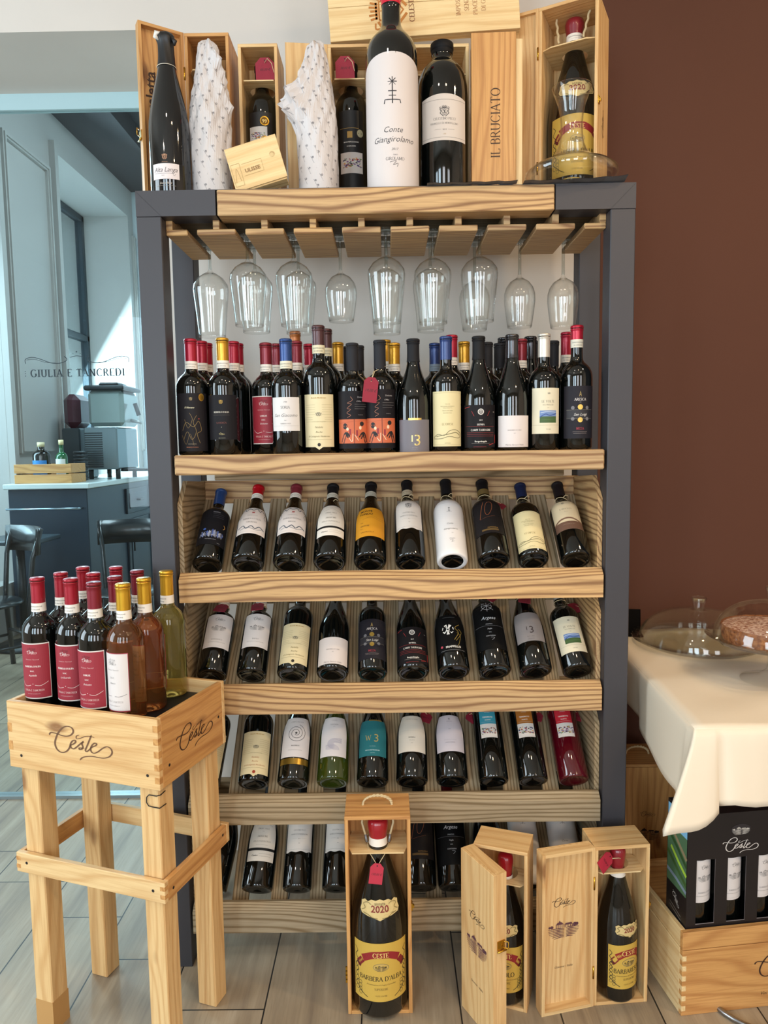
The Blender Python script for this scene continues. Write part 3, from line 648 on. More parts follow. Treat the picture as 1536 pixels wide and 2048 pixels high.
T['yellow'] = winetype('burgundy', '151518', L(.20, .58, 2.1, 'c98a1c', [('t', 'MONTE', -.25, .82, 5.5, '2c2418', 'b', .55), ('t', 'TONDO', -.25, .71, 5.5, '2c2418', 'b', .55), ('l', smooth2([(-.2, .60), (.2, .66), (.5, .60), (.9, .62)], 4), .4, '6a4c1c'), ('l', smooth2([(-.5, .56), (.1, .61), (.5, .55), (.9, .56)], 4), .4, '6a4c1c'), ('t', 'VIGNA', -.5, .44, 1.6, '3a2c1a', 's'), ('t', 'AMARONE', -.3, .32, 3.4, '3a2c1a', 's', .6), ('t', 'DELLA', -.5, .24, 1.8, '3a2c1a', 's'), ('t', 'VALPOLICELLA', -.15, .12, 3.2, '3a2c1a', 's', .75)]), band='b8b4a4', cap_lo=.86, cr=.5, cm=0)
def pecci(v0, v1): return L(v0, v1, 2.0, 'd7cfc7', [('crest', 0, .78, 11, '3a3a3c'), ('t', 'CELESTINO PECCI', 0, .52, 2.6, '5c5856', 's', .74), ('t', 'BRUNELLO DI MONTALCINO', 0, .42, 2.3, '5c5856', 's', .88), ('t', '2019', 0, .31, 1.7, '5c5856', 's'), ('l', [(-.5, .33), (-.15, .33)], .25, '8a8480'), ('l', [(.15, .33), (.5, .33)], .25, '8a8480'), ('t', 'oo', 0, .2, 2.2, '5c5856', 'i'), ('l', [(-.95, .06), (.95, .06)], .3, '6a6462'), ('l', [(-.95, .96), (.95, .96)], .3, '6a6462')], top=lambda u: .004*cos(u*pi/2)-.001, bot=lambda u: .0015*sin(u*9))
T['pecci'] = winetype('bordeaux', '17171a', pecci(.30, .66), band='b8a88c', cap_lo=.86, cr=.5, cm=0)
def conte(): return [('star', 0, .76, 10, '17171a'), ('t', 'Conte', -.02, .50, 4.6, '3a3a40', 'i', .5), ('t', 'Giangirolamo', 0, .41, 4.8, '3a3a40', 'i', .9), ('t', '2017', .1, .34, 1.8, '3a3a40', 'i'), ('t', 'GIROLAMO', .05, .245, 2.4, '4a4a50', 's', .45), ('l', smooth2([(-.1, .22), (.1, .235), (.0, .19), (.16, .205)], 4), .6, '4a4a50')]
T['conte'] = winetype('bordeaux', '17171a', L(.0, .71, 6.26, 'e2dedc', [], top=lambda u: 0), cap_lo=.80, cr=.5, cm=0, glass=BLACKGLASS, extra='conte')
T['ten'] = winetype('bordeaux', '131316', L(.22, .70, 2.1, '1d1a1b', [('l', [(-.1, .94), (.6, .94)], .3, '4a4240'), ('l', smooth2([(-.52, .38), (-.36, .62), (-.2, .80)], 4), 1.0, '9c5a34'), ('l', smooth2([(.16, .80), (-.04, .76), (-.16, .60), (-.12, .48), (.06, .48), (.26, .62), (.30, .76), (.16, .80)], 4), .9, '9c5a34'), ('l', [(-.5, .37), (.4, .44)], .4, '8a5030'), ('t', 'VALPOLICELLA', .15, .13, 2.2, '8a6a30', 'bi', .7), ('r', -.5, .07, .5, .11, '5c4620')]), band='6a5426', cap_lo=.86, cr=.5, cm=0, R=.042)
T['difese_n'] = winetype('bordeaux', '17203e', T['difese']['label'], cap_lo=.80, cr=.5, cm=0)
T['bruciato'] = winetype('bordeaux', '1b1517', L(.28, .66, 2.1, 'd6c3a0', [('r', -1, .0, 1, .26, '6a4c3c'), ('l', smooth2([(-1, .24), (-.5, .34), (.1, .37), (.6, .30), (1, .22)], 5), 5.0, '7a5a48'), ('crest', -.1, .88, 5, '6a6458', 0, .8), ('t', 'IL BRUCIATO', 0, .66, 3.4, '8a7c68', 's', .76), ('t', 'BOLGHERI', 0, .58, 1.3, '8a7c68', 's'), ('t', 'TENUTA GUADO AL TASSO', 0, .16, 1.6, 'a08c7c', 's', .6)]), cap_lo=.80, cr=.5, cm=0)
def ceste(tx): return L(.24, .62, 2.0, 'dcd4d0', [('logo', 0, .84, 10.5, '2a2526'), ('hill', 0, .60, 18, '7c7876', 0, .75), ('t', tx, 0, .22, 2.9, '6a6462', 's', .6), ('t', 'Denominazione di Origine Controllata', 0, .15, 1.6, '6a6462', 'i', .8), ('l', [(-.9, .05), (.9, .05)], .25, 'a09a98')])
T['barbaresco'] = winetype('bordeaux', '8c1a2c', ceste('BARBARESCO'), band=K, cap_lo=.84)
T['barolo'] = winetype('bordeaux', '8c1a2c', ceste('BAROLO'), band=K, cap_lo=.84)
T['barbera'] = winetype('bordeaux', '1b1718', ceste("BARBERA D'ALBA"), cap_lo=.80)
T['frappe'] = winetype('burgundy', '18181a', L(.14, .54, 2.1, '0b0b0c', [('l', [(-.4, .92), (.4, .92)], .4, '8a8a8a'), ('flower', -.12, .58, 26, 'e8e4dc'), ('l', smooth2([(.2, .3), (.5, .5), (.3, .62), (.6, .72)], 4), 1.2, 'a88a3c'), ('l', smooth2([(.3, .28), (.7, .5), (.5, .6)], 4), 1.0, 'a88a3c'), ('l', smooth2([(.4, .15), (.6, .4), (.4, .5)], 4), 1.0, 'a88a3c'), ('e', -.6, .15, 3.4, 3.4, 'b84454'), ('t', 'FRAPPELLO', .1, .10, 4.4, 'e0dcd4', 'b', .72), ('l', [(-.7, .04), (.8, .04)], .7, '8a8a8a')]), cap_lo=.78, cr=.6, cm=0)
T['argese'] = winetype('bordeaux', '6a1018', L(.16, .72, 2.2, '0a0a0b', [('l', smooth2([(-1, .86), (-.5, .97), (0, 1.0), (.5, .97), (1, .86)], 5), .7, '8a8a90'), ('star', 0, .80, 1, '0a0a0b'), ('l', arc(0, .82, .30, .085, 0, 360, 24), .8, 'c8c8cc'), ('l', [(-.36, .90), (.36, .73)], .8, 'c8c8cc'), ('l', [(.36, .90), (-.36, .73)], .8, 'c8c8cc'), ('l', [(0, .93), (0, .70)], 1.0, 'c8c8cc'), ('l', [(-.3, .82), (.3, .82)], .7, 'c8c8cc'), ('t', 'Argese', 0, .55, 7.4, 'd4d4d8', 'i', .84), ('t', 'PRIMITIVO', 0, .45, 2.3, 'a4a4a8', 'w', .6), ('l', [(-.9, .43), (.9, .43)], .4, '8a8a90'), ('t', 'Puglia', 0, .36, 2.8, 'a4a4a8', 'bi'), ('t', '2022', 0, .30, 1.9, 'a4a4a8', 'b'), ('t', 'CONTADINI', 0, .23, 2.4, 'a4a4a8', 'b', .5), ('l', smooth2([(0, .21), (.2, .2), (.05, .16)], 4), .7, 'a4a4a8')]), cap_lo=.80, cr=.4, cm=0, R=.0425)
T['thirteen2'] = winetype('burgundy', '18181a', L(.24, .56, 2.0, '8a8280', [('t', '1', -.16, .36, 9, '3c3030', 's', .2), ('t', '3', .12, .26, 16, '3c3030', 'f', .34), ('t', 'UNDICI COMUNI', 0, .14, 1.6, '5a5250', 's'), ('t', 'MONFERRATO', 0, .06, 1.6, '5a5250', 's')]), cap_lo=.80, cr=.6, cm=0)
T['selection'] = winetype('burgundy', '1b1b16', L(.20, .60, 2.0, 'ddd4d0', [('t', 'CONTI | SELETTA', 0, .86, 3.2, '7a7472', 's', .8), ('spiral', 0, .58, 22, '4a4644'), ('t', 'BALDREICH', 0, .26, 2.2, '5a5452', 'b', .5), ('t', 'DENOMINAZIONE DI ORIGINE', 0, .16, 1.5, '8a8482', 'f', .7), ('r', -1, -.17, 1, -.03, '9a7c34', (.3, .8))], bot=lambda u: 0), cap_lo=.80, glass=mat('0d0e08', .05, 0, .5))
T['maze'] = winetype('burgundy', '4c5a20', L(.20, .60, 1.85, 'dcd4d2', [('t', 'VALDORA', 0, .90, 2.4, '8a8484', 's', .4), ('t', 'SAUVIGNON', 0, .78, 2.6, '8a8484', 's', .52), ('t', 'FRIULI', 0, .73, 1.2, '8a8484', 's'), ('maze', 0, .30, 19, '8c86a0', 0, .8)]), cap_lo=.80, glass=mat('2f3a0c', .05, 0, .6))
T['teal'] = winetype('burgundy', '17171a', L(.20, .56, 2.0, '2c6e74', [('t', 'W', -.28, .42, 11, 'b09a58', 's', .4), ('t', '3', .24, .38, 17, 'b09a58', 'f', .3), ('r', -.3, .98, .7, 1.02, 'b09a58', (.3, .7)), ('t', 'SAUVIGNON', 0, .25, 1.5, '9cc0c0', 'f'), ('t', 'GEWURZTRAMINER', 0, .14, 2.4, 'b4d0d0', 'b', .7), ('t', 'TRENTINO', 0, .07, 1.5, '9cc0c0', 'f')]), cap_lo=.80, cr=.5, cm=0)
T['cream'] = winetype('burgundy', '17171a', L(.24, .62, 2.0, 'd9cfc0', [('t', 'CONTERNO ALESSANDRO', 0, .88, 2.2, '8a8478', 's', .84), ('l', [(-.9, .56), (.9, .56)], .25, 'b0a898'), ('t', 'BARBERA', 0, .36, 2.4, '5a5450', 'b', .34), ('t', 'DOLCETTO', 0, .29, 1.5, '8a8478', 'f', .5), ('t', '2021', 0, .22, 1.4, '5a5450', 'f')]), cap_lo=.82, cr=.5, cm=0)
T['lilac'] = winetype('burgundy', '17171a', L(.24, .62, 2.0, 'c9c0c6', [('crest', 0, .88, 4, '4a4450'), ('t', 'SCHIAVENZA', 0, .80, 1.8, '6a6470', 's', .4), ('t', '2019', 0, .58, 1.6, '6a6470', 'f'), ('l', [(-.4, .3), (.4, .3)], .3, '8a8490'), ('t', 'BAROLO CEREQUIO', 0, .22, 1.8, '6a6470', 's', .6)]), cap_lo=.82, cr=.5, cm=0)
def mosaiclab(col): return L(.38, .66, 1.15, col, [('t', 'FANTESCA', 0, .90, 1.6, 'd8d0c8', 'f', .4), ('t', 'TERREMOTO', 0, .72, 2.6, 'e4dcd4', 'b', .7), ('t', 'SALENTO', 0, .62, 2.0, 'e4dcd4', 'b', .5), ('l', [(-.8, .56), (.8, .56)], .4, 'd0c8c0'), ('r', -1, 0, 1, .5, 'd8d0c8'), ('mosaic', 0, .25, 22, 10, len(col)+int(col[:2], 16))])
T['mosblue'] = winetype('magnum', '17171a', mosaiclab('3a8ca0'), cap_lo=.86, cr=.5, cm=0)
T['mosorange'] = winetype('magnum', '17171a', mosaiclab('a0601c'), cap_lo=.86, cr=.5, cm=0)
T['mosred'] = winetype('magnum', '7c1626', mosaiclab('b81c2c'), cap_lo=.86, cr=.5, cm=0, glass=mat('4c0512', .05, 0, .7))
T['plainred'] = winetype('bordeaux', 'a3122e', None, band=K)
T['plaindred'] = winetype('bordeaux', '7c1626', None, band=K)
T['plaingold'] = winetype('bordeaux', 'd0982a', None, band=K, cm=.6, cr=.3)
T['plainblack'] = winetype('bordeaux', '232327', None, cap_lo=.77, cr=.6, cm=0)
T['plainshiny'] = winetype('burgundy', '3a393c', None, cap_lo=.80, cr=.2, cm=.8)
T['plainblue'] = winetype('bordeaux', '1f366c', None, band='7a8a9a')
T['plainorange'] = winetype('bordeaux', 'b4662a', None, cap_lo=.76, band='7c6a50')
T['plainbrown'] = winetype('bordeaux', '4a2a2c', None, band='d9cfae', cap_lo=.845, R=.041)
_PROTO = {}
def bottle(kind, H, label, loc, spin=0.0, group=None, M=None):
    """one bottle: an Empty at its base with body, capsule, neck band and label; repeats copy the first of the kind"""
    key = (kind, round(H, 3))
    t = T[kind]
    if key in _PROTO: root = dup(_PROTO[key], label)
    else:
        root = thing('wine_bottle', label, 'bottle')
        rf = bottle_parts(root, t['style'], H, t['R'], t['glass'], t['cap'], t['cap_lo'], t['band'], t['cr'], t['cm'], t['crimp'])
        if t['extra'] == 'conte':
            R = t['R']; z1 = .60*H
            pr = [(R*.45, .035*H+.001), (R*.72, .0105*H), (R*.86+.0004, -.0004), (R*.95+.0006, .004*H), (R+.0007, .02*H)]+[(rf(z1*i/8)+.0007, z1*i/8) for i in range(1, 9)]
            mb = MB(); mb.lathe(pr, mat('e2dedc', .35), 44, cap=False)
            v = []; f = []; n = 24
            for i in range(n+1):
                u = -1+2*i/n
                for j in range(5):
                    z = z1+(.10*H*(1-u*u))*j/4; a = u*1.5; r = rf(z)+.0007; v.append((r*sin(a), -r*cos(a), z))
            for i in range(n):
                for j in range(4): a = i*5+j; f.append((a, a+5, a+6, a+1))
            mb.add(v, f, mat('e2dedc', .35), True)
            draw(mb, lambda u, z, off=0: ((rf(z)+off+.0009)*sin(u/R), -(rf(z)+off+.0009)*cos(u/R), z), 2*R, .68*H, conte())
            mb.build('label', root)
        elif t['label']:
            l = t['label']; R = t['R']
            TS[0] = 1.28
            wrap_label('label', root, R, l['v0']*H, (l['v1']-l['v0'])*H, l['w']*R, mat(l['paper'], .55, 0, 0, 0, 200, .5 if l['paper'] > '4' else .15), l['items'], l.get('top'), l.get('bot'), rfn=rf); TS[0] = 1.0
        _PROTO[key] = root
    if group: root['group'] = group
    if M is None: root.location = loc; root.rotation_euler = (0, 0, spin)
    else: root.matrix_world = M @ Matrix.Rotation(spin, 4, 'Z')
    return root

def price_tag(label, M, text, string=None, w=.034, h=.05, col=TAGRED):
    """hanging card tag with cut corners; M places its centre, local +Z up, -Y to the reader"""
    root = thing('price_tag', label, 'price tag', group='red price tags')
    mb = MB(); c = .28*w
    mb.prism([(-w/2, -h/2), (w/2, -h/2), (w/2, h/2-c), (w/2-c, h/2), (-w/2+c, h/2), (-w/2, h/2-c)], 1, -.0005, .0005, col)
    plane_print(mb, (-w/2, -.0005, -h/2), (1, 0, 0), (0, 0, 1), [('t', text, 0, .42, h*110, '2a0c12', 'i', .8), ('e', 0, .88, 1.6, 1.6, '2a0a10')], w, h, .0)
    mb.build('card', root); root.matrix_world = M
    if string:
        inv = M.inverted(); s = MB(); s.tube([inv @ Vector(p) for p in string], .0009, STRING, 6); s.build('string', root, 'thin twine loop')
    return root

# ================================================================== THE ROOM
def floor_material():
    t = NT('wood_look_tiles'); tc = t.n('ShaderNodeTexCoord'); s = t.n('ShaderNodeSeparateXYZ', {0: tc.outputs['Object']})
    u = t.math('DIVIDE', t.math('ADD', s.outputs[0], .565), .24)
    k = t.math('FLOOR', u); fu = t.math('FRACT', u)
    v = t.math('DIVIDE', t.math('ADD', t.math('ADD', s.outputs[1], .146), t.math('MULTIPLY', k, .1765)), .80)
    kv = t.math('FLOOR', v); fv = t.math('FRACT', v)
    du = t.math('MULTIPLY', t.math('MINIMUM', fu, t.math('SUBTRACT', 1.0, fu)), .24)
    dv = t.math('MULTIPLY', t.math('MINIMUM', fv, t.math('SUBTRACT', 1.0, fv)), .80)
    g = t.math('LESS_THAN', t.math('MINIMUM', du, dv), .0019)
    cmb = t.n('ShaderNodeCombineXYZ', {0: t.math('MULTIPLY', s.outputs[0], 26.0), 1: t.math('MULTIPLY', s.outputs[1], 1.6), 2: t.math('MULTIPLY', t.math('ADD', k, t.math('MULTIPLY', kv, 7.3)), 3.7)})
    cm2 = t.n('ShaderNodeCombineXYZ', {0: t.math('MULTIPLY', s.outputs[0], 140.0), 1: t.math('MULTIPLY', s.outputs[1], 9.0), 2: t.math('MULTIPLY', k, 3.7)})
    n1 = t.noise(cmb, .8, 4, .6); n2 = t.noise(cm2, 1.4, 3, .6)
    rnd = t.n('ShaderNodeTexWhiteNoise', {'Vector': t.n('ShaderNodeCombineXYZ', {0: k, 1: kv})}).outputs[0]
    c = t.ramp(n1, [(.3, lin('77695a')), (.5, lin('93846f')), (.72, lin('a79984'))])
    c = t.mix(t.math('MULTIPLY', t.math('SUBTRACT', n2, .5), 1.3), c, lin('655746'))
    c = t.mix(t.math('MULTIPLY', rnd, .22), c, lin('b0a28c'))
    c = t.mix(g, c, lin('23211f'))
    t.set(t.b.inputs['Base Color'], c); t.b.inputs['Roughness'].default_value = .42
    h = t.math('SUBTRACT', t.math('MULTIPLY', n2, .3), g)
    t.set(t.b.inputs['Normal'], t.n('ShaderNodeBump', {'Strength': .4, 'Distance': .001, 'Height': h}))
    return t.m
def plaster(name, col, rough=.9, var=.08):
    t = NT(name); tc = t.n('ShaderNodeTexCoord')
    n1 = t.noise(tc.outputs['Object'], 2.2, 3, .55); n2 = t.noise(tc.outputs['Object'], 45, 3, .6)
    c = lin(col); d = tuple(x*(1-var*2) for x in c[:3])+(1,)
    t.set(t.b.inputs['Base Color'], t.mix(n1, c, d)); t.b.inputs['Roughness'].default_value = rough
    t.set(t.b.inputs['Normal'], t.n('ShaderNodeBump', {'Strength': .12, 'Distance': .002, 'Height': n2}))
    return t.m
WALLW = plaster('cream_plaster', 'd5cec6'); BROWN = plaster('brown_plaster', '532d1b', .8, .06)
SIDEW = plaster('pale_panel_paint', 'b2aeaa', .6, .04); DARKC = plaster('dark_ceiling', '353133', .8); SHOPW = plaster('shop_wall_paint', 'cbbfb2')
SHOPC = plaster('shop_ceiling_paint', 'cfc6ba')
def simple(name, boxes, m, **kw):
    mb = MB()
    for b in boxes: mb.box(*b, m)
    return mb.build(name, **kw)
fl = struct(simple('floor', [(-3.6, 3.2, -4.6, 7.4, -.08, 0)], floor_material()))
# main back wall (white part with the opening to its left, then the brown part)
WY = .55; OX = -.690; OZ = 2.656
struct(simple('wall_back', [(OX, .62, WY, .975, 0, 4.6), (-3.6, OX, WY, .975, OZ, 4.6)], WALLW))
struct(simple('wall_back_right', [(.62, 3.2, WY-.006, .975, 0, 4.6)], BROWN))
struct(simple('wall_right', [(3.2, 3.3, -4.6, .975, 0, 3.4)], SHOPW))
struct(simple('wall_left_front', [(-3.7, -3.6, -4.6, -1.95, 0, 3.4), (-3.7, -3.6, -.35, .55, 0, 3.4), (-3.7, -3.6, -1.95, -.35, 0, .7), (-3.7, -3.6, -1.95, -.35, 2.9, 3.4)], SHOPW))
struct(simple('window_8', [(-3.68, -3.6, -1.95, -1.89, .7, 2.9), (-3.68, -3.6, -.41, -.35, .7, 2.9), (-3.68, -3.6, -1.17, -1.12, .7, 2.9), (-3.68, -3.6, -1.95, -.35, .7, .76), (-3.68, -3.6, -1.95, -.35, 2.84, 2.9)], mat('3a3a3e', .5)))
struct(simple('ceiling', [(-3.6, 3.2, -4.6, WY, 3.3, 3.4)], SHOPC))
wb = []
xs = [-3.7, -2.95, -2.15, -1.75, -.95, -.25, .55, 1.5, 2.3, 3.3]
for i in range(0, 9, 2): wb.append((xs[i], xs[i+1], -4.7, -4.6, 0, 3.4))
for i in range(1, 9, 2): wb += [(xs[i], xs[i+1], -4.7, -4.6, 0, .65), (xs[i], xs[i+1], -4.7, -4.6, 2.85, 3.4)]
struct(simple('wall_front', wb, SHOPW))
for i in range(1, 9, 2):
    a, b = xs[i], xs[i+1]; n = (i+1)//2
    struct(simple('window_%d' % n, [(a, a+.05, -4.68, -4.6, .65, 2.85), (b-.05, b, -4.68, -4.6, .65, 2.85), (a, b, -4.68, -4.6, .65, .71), (a, b, -4.68, -4.6, 2.79, 2.85), (a, b, -4.68, -4.6, 1.95, 1.99)], mat('3a3a3e', .5)))
# glass partition in the opening
mb = MB(); mb.box(-3.6, OX-.004, .940, .950, .012, 2.60, PANE); gp = struct(mb.build('window_5'))
mb = MB(); mb.box(-3.6, OX-.002, .925, .965, 0, .012, mat('8f9a9c', .3, .6)); mb.box(-3.6, OX-.002, .93, .96, 2.60, OZ, mat('a9c4c8', .5)); struct(mb.build('trim_1'))
mb = MB(); mb.box(-.79, -.735, .925, .968, 2.585, 2.65, mat('3b2a22', .4, .5), .004); mb.box(-.78, -.745, .922, .935, 2.57, 2.59, mat('8a8a8a', .3, .9), .002); struct(mb.build('trim_2'))
# lettering on the glass
mb = MB(); TEAL = '12262e'
O = U(50, 756, Y=.9395); E_ = U(262, 756, Y=.9395); LW = E_.x-O.x
plane_print(mb, (O.x, .9395, O.z-.012), (1, 0, 0), (0, 0, 1), [
    ('t', 'GIULIA E TANCREDI', 0, .13, 27, TEAL, 'wx', .95), ('t', ':', -.985, .13, 27, TEAL, 's'), ('t', ':', .985, .13, 27, TEAL, 's'),
    ('l', smooth2([(-.97, .56), (-.97, .70), (-.86, .76), (-.72, .72), (-.50, .58), (-.34, .56), (-.22, .62), (-.19, .70), (-.24, .78)], 5), 2.6, TEAL), ('l', smooth2([(-.95, .68), (-.8, .70), (-.6, .60), (-.4, .57)], 5), 1.6, TEAL),
    ('l', smooth2([(.97, .56), (.97, .70), (.86, .76), (.72, .72), (.50, .58), (.34, .56), (.22, .62), (.19, .70), (.24, .78)], 5), 2.6, TEAL), ('l', smooth2([(.95, .68), (.8, .70), (.6, .60), (.4, .57)], 5), 1.6, TEAL),
    ('l', smooth2([(-.13, .74), (0, .79), (.13, .74)], 5), 2.0, TEAL), ('e', 0, .92, 3, 2.4, TEAL), ('e', -.07, .86, 1.6, 1.4, TEAL), ('e', .07, .86, 1.6, 1.4, TEAL)], LW, .115)
tag(mb.build('window_lettering'), 'dark capital lettering with scroll ornament on the glass partition', 'lettering')

# ------------------------------------------------------------------ the room behind the glass
XL = -2.8
mb = MB()
NI = [(1.75, 3.50), (4.50, 6.27)]      # window niches cut into the side wall
ys = [.975, 1.75, 3.58, 4.50, 6.27, 7.0]
for a, b in ((.975, 1.75), (3.50, 4.50), (6.27, 7.0)): mb.box(-3.6, XL, a, b, 0, 4.5, SIDEW)
mb.box(-3.6, XL, 1.75, 3.50, 3.9, 4.5, SIDEW); mb.box(-3.6, XL, 4.50, 6.27, 3.9, 4.5, SIDEW)
mb.box(-3.6, XL, 4.50, 6.27, 0, .9, SIDEW); mb.box(-3.6, XL, 1.75, 3.50, 0, .4, SIDEW)
struct(mb.build('wall_left'))
mb = MB()   # raised panel mouldings on the side wall
for (y0, y1, z0, z1) in ((3.66, 4.40, 1.35, 3.72), (3.66, 4.40, .3, 1.2), (6.36, 6.9, 1.35, 3.72)):
    for w_, d, g_ in ((.05, .022, 0.0), (.02, .034, .015)):
        a_, b_, c_, e_ = y0+g_, y1-g_, z0+g_, z1-g_; x_ = XL-.01 if g_ == 0 else XL+.0221
        mb.box(x_, XL+d, a_, a_+w_, c_, e_, SIDEW); mb.box(x_, XL+d, b_-w_, b_, c_, e_, SIDEW)
        mb.box(x_, XL+d, a_+w_, b_-w_, c_, c_+w_, SIDEW); mb.box(x_, XL+d, a_+w_, b_-w_, e_-w_, e_, SIDEW)
mb.box(XL-.01, XL+.05, 3.501, 3.56, 0, 3.95, SIDEW); mb.box(XL-.01, XL+.05, 4.44, 4.499, 0, 3.95, SIDEW)
struct(mb.build('trim_3'))
struct(simple('wall_far', [(-3.6, 1.2, 6.42, 6.55, 0, 4.6)], plaster('far_wall_paint', 'c4ccd0', .7, .03)))
struct(simple('ceiling_far', [(-3.6, 1.2, .975, 6.42, 4.38, 4.5)], DARKC))
struct(simple('wall_far_right', [(1.2, 1.3, .975, 6.5, 0, 4.5)], SIDEW))
mb = MB()
for z in (4.2,): mb.box(XL, XL+.5, .975, 6.42, z, 4.38, DARKC)
struct(mb.build('trim_4'))
for n, (a, b) in enumerate(NI):
    fr = mat('27343c', .4); mb = MB(); x0, x1 = -3.36, -3.28; z0 = .9 if n else .4
    for q in ((a, a+.07), (b-.07, b), ((a+b)/2-.03, (a+b)/2+.03)): mb.box(x0, x1, q[0], q[1], z0, 3.9, fr, .01)
    for z in (z0, 2.55, 3.83): mb.box(x0, x1, a, b, z, z+.07, fr, .01)
    wn = struct(mb.build('window_%d' % (6+n)))
    mb = MB(); mb.box(-3.325, -3.318, a+.07, b-.07, z0+.05, 3.85, PANE); mb.build('pane', wn)

# sideboard with stone top along the side wall
rz = radians(0)
CT = 1.13
dk = mat('232f3b', .35); dk2 = mat('1a242e', .35)
cb = thing('sideboard', 'dark blue-grey sideboard with drawers beyond the glass', 'sideboard', (-2.2, 3.42, 0))
mb = MB(); mb.box(-.58, 0, 0, 2.6, .06, CT-.04, dk, .006); mb.box(-.54, -.04, .05, 2.55, 0, .06, dk2); mb.build('body', cb)
mb = MB(); mb.box(-.6, .03, -.03, 2.63, CT-.04, CT, mat('c8cfcc', .25), .006); mb.build('worktop', cb)
for i in range(3):
    y0 = .75+.6*i; mb = MB(); mb.box(0, .018, y0, y0+.5, CT-.30, CT-.09, dk2, .004); mb.box(.018, .024, y0+.05, y0+.45, CT-.26, CT-.13, dk, .003); d = mb.build('drawer', cb)
    mb = MB(); mb.box(.024, .06, y0+.2, y0+.3, CT-.20, CT-.185, mat('14181c', .3, .8), .003); mb.build('handle', d)
    mb = MB(); mb.box(0, .018, y0, y0+.5, .1, CT-.35, dk2, .004); mb.box(.018, .024, y0+.06, y0+.44, .16, CT-.41, dk, .003); d = mb.build('door', cb)
    mb = MB(); mb.tube([(.04, y0+.06, CT-.62), (.04, y0+.06, CT-.42)], .006, mat('14181c', .3, .8)); mb.build('handle', d)
mb = MB(); mb.tube([(-.56, -.07, .95), (-.04, -.07, .95)], .008, mat('9fb0ba', .25, .9)); mb.tube([(-.56, -.07, .95), (-.56, 0, .95)], .007, mat('9fb0ba', .25, .9)); mb.tube([(-.04, -.07, .95), (-.04, 0, .95)], .007, mat('9fb0ba', .25, .9)); mb.build('towel_rail', cb)
# wooden tray with bottles
TRW = wood('orange', 0)
tr = thing('wooden_crate', 'low slatted wooden crate holding liqueur bottles on the far sideboard', 'crate', (-2.74, 3.45, CT))
mb = MB()
for z in (.0, .075):
    mb.box(0, .42, 0, .012, z, z+.065, TRW, .002); mb.box(0, .42, .24, .252, z, z+.065, TRW, .002)
    mb.box(0, .012, .012, .24, z, z+.065, TRW, .002); mb.box(.408, .42, .012, .24, z, z+.065, TRW, .002)
mb.build('slatted_side', tr); mb = MB(); mb.box(.012, .408, .012, .24, 0, .01, TRW); mb.build('base', tr)
def far_bottle(label, x, y, H, R, glass, cap, lab, sty='bordeaux'):
    r = thing('liqueur_bottle', label, 'bottle', (x, y, CT+.011)); mb = MB()
    mb.lathe([(a*R, b*H) for a, b in STYLES[sty]], glass, 24, cap=False); mb.build('bottle_body', r)
    mb = MB(); mb.lathe([(R*.42, H*.9), (R*.42, H*1.02), (0, H*1.02)], mat(cap, .5), 16); mb.build('cap', r)
    wrap_label('label', r, R, H*.15, H*.4, R*2, mat(lab, .5), [('e', 0, .5, 8, 8, 'e8e8e8' if lab[0] != 'e' else '9ab0c0')])
far_bottle('squat dark liqueur bottle with bright blue label in the low crate', -2.58, 3.55, .285, .062, BLACKGLASS, 'd8c9a0', '2f86d0', 'magnum')
far_bottle('green glass bottle with white label beside the blue-labelled liqueur bottle', -2.42, 3.53, .30, .042, mat('1f5a34', .06, 0, .5), 'e4d4a0', 'e0e4e0', 'bordeaux')
# iced drink dispenser
gm = thing('drink_dispenser', 'steel iced-drink dispenser with clear tank and black lid on sideboard', 'drink dispenser', (-2.31, 4.25, CT))
mb = MB(); mb.box(-.15, .12, -.22, .25, .08, .42, mat('7f8b90', .3, .7), .01)
for i in range(16): mb.box(-.14, .0, -.226, -.218, .1+.018*i, .108+.018*i, mat('20282c', .5))
mb.build('cooler_body', gm)
mb = MB(); mb.box(-.13, .16, -.17, .2, .43, .72, mat('8b9a98', .15, .1, .4), .03); mb.build('tank', gm)
mb = MB(); mb.box(-.15, .18, -.19, .22, .72, .76, mat('20262a', .4), .012); mb.box(-.06, .1, -.1, .12, .76, .79, mat('20262a', .4), .012); mb.build('lid', gm)
mb = MB(); mb.tube([(.20, -.0, .62), (.23, -.0, .52)], .018, mat('1a1f22', .4)); mb.tube([(.16, 0, .48), (.25, 0, .46)], .014, mat('a0a8a8', .3, .6)); mb.build('tap', gm)
mb = MB(); mb.box(.1, .34, -.13, .15, .06, .08, mat('14181a', .4), .006); mb.build('drip_tray', gm)
for x in (-.12, .1):
    mb = MB(); mb.tube([(x, -.18, 0), (x, -.18, .08)], .02, mat('14181a', .5)); mb.build('foot', gm)
    mb = MB(); mb.tube([(x, .2, 0), (x, .2, .08)], .02, mat('14181a', .5)); mb.build('foot', gm)
rb = thing('machine_tower', 'dark red and steel coffee machine standing behind the crate', 'coffee machine', (-2.60, 4.22, CT))
mb = MB(); mb.box(-.08, .07, -.1, .25, 0, .42, mat('3c4448', .35, .4), .01); mb.build('body', rb)
mb = MB(); mb.box(-.075, .065, -.09, .2, .42, .70, mat('46202c', .3), .05); mb.build('hood', rb)
cu = thing('cup_stack', 'stacked dark espresso cups and saucers in front of the dispenser', 'cups', (-2.42, 3.86, CT)); mb = MB()
for i in range(9): mb.lathe([(0, .0+.026*i), (.05, .004+.026*i), (.055, .018+.026*i), (.048, .022+.026*i), (0, .020+.026*i)], mat('2a3136', .3), 20)
mb.build('stack', cu)

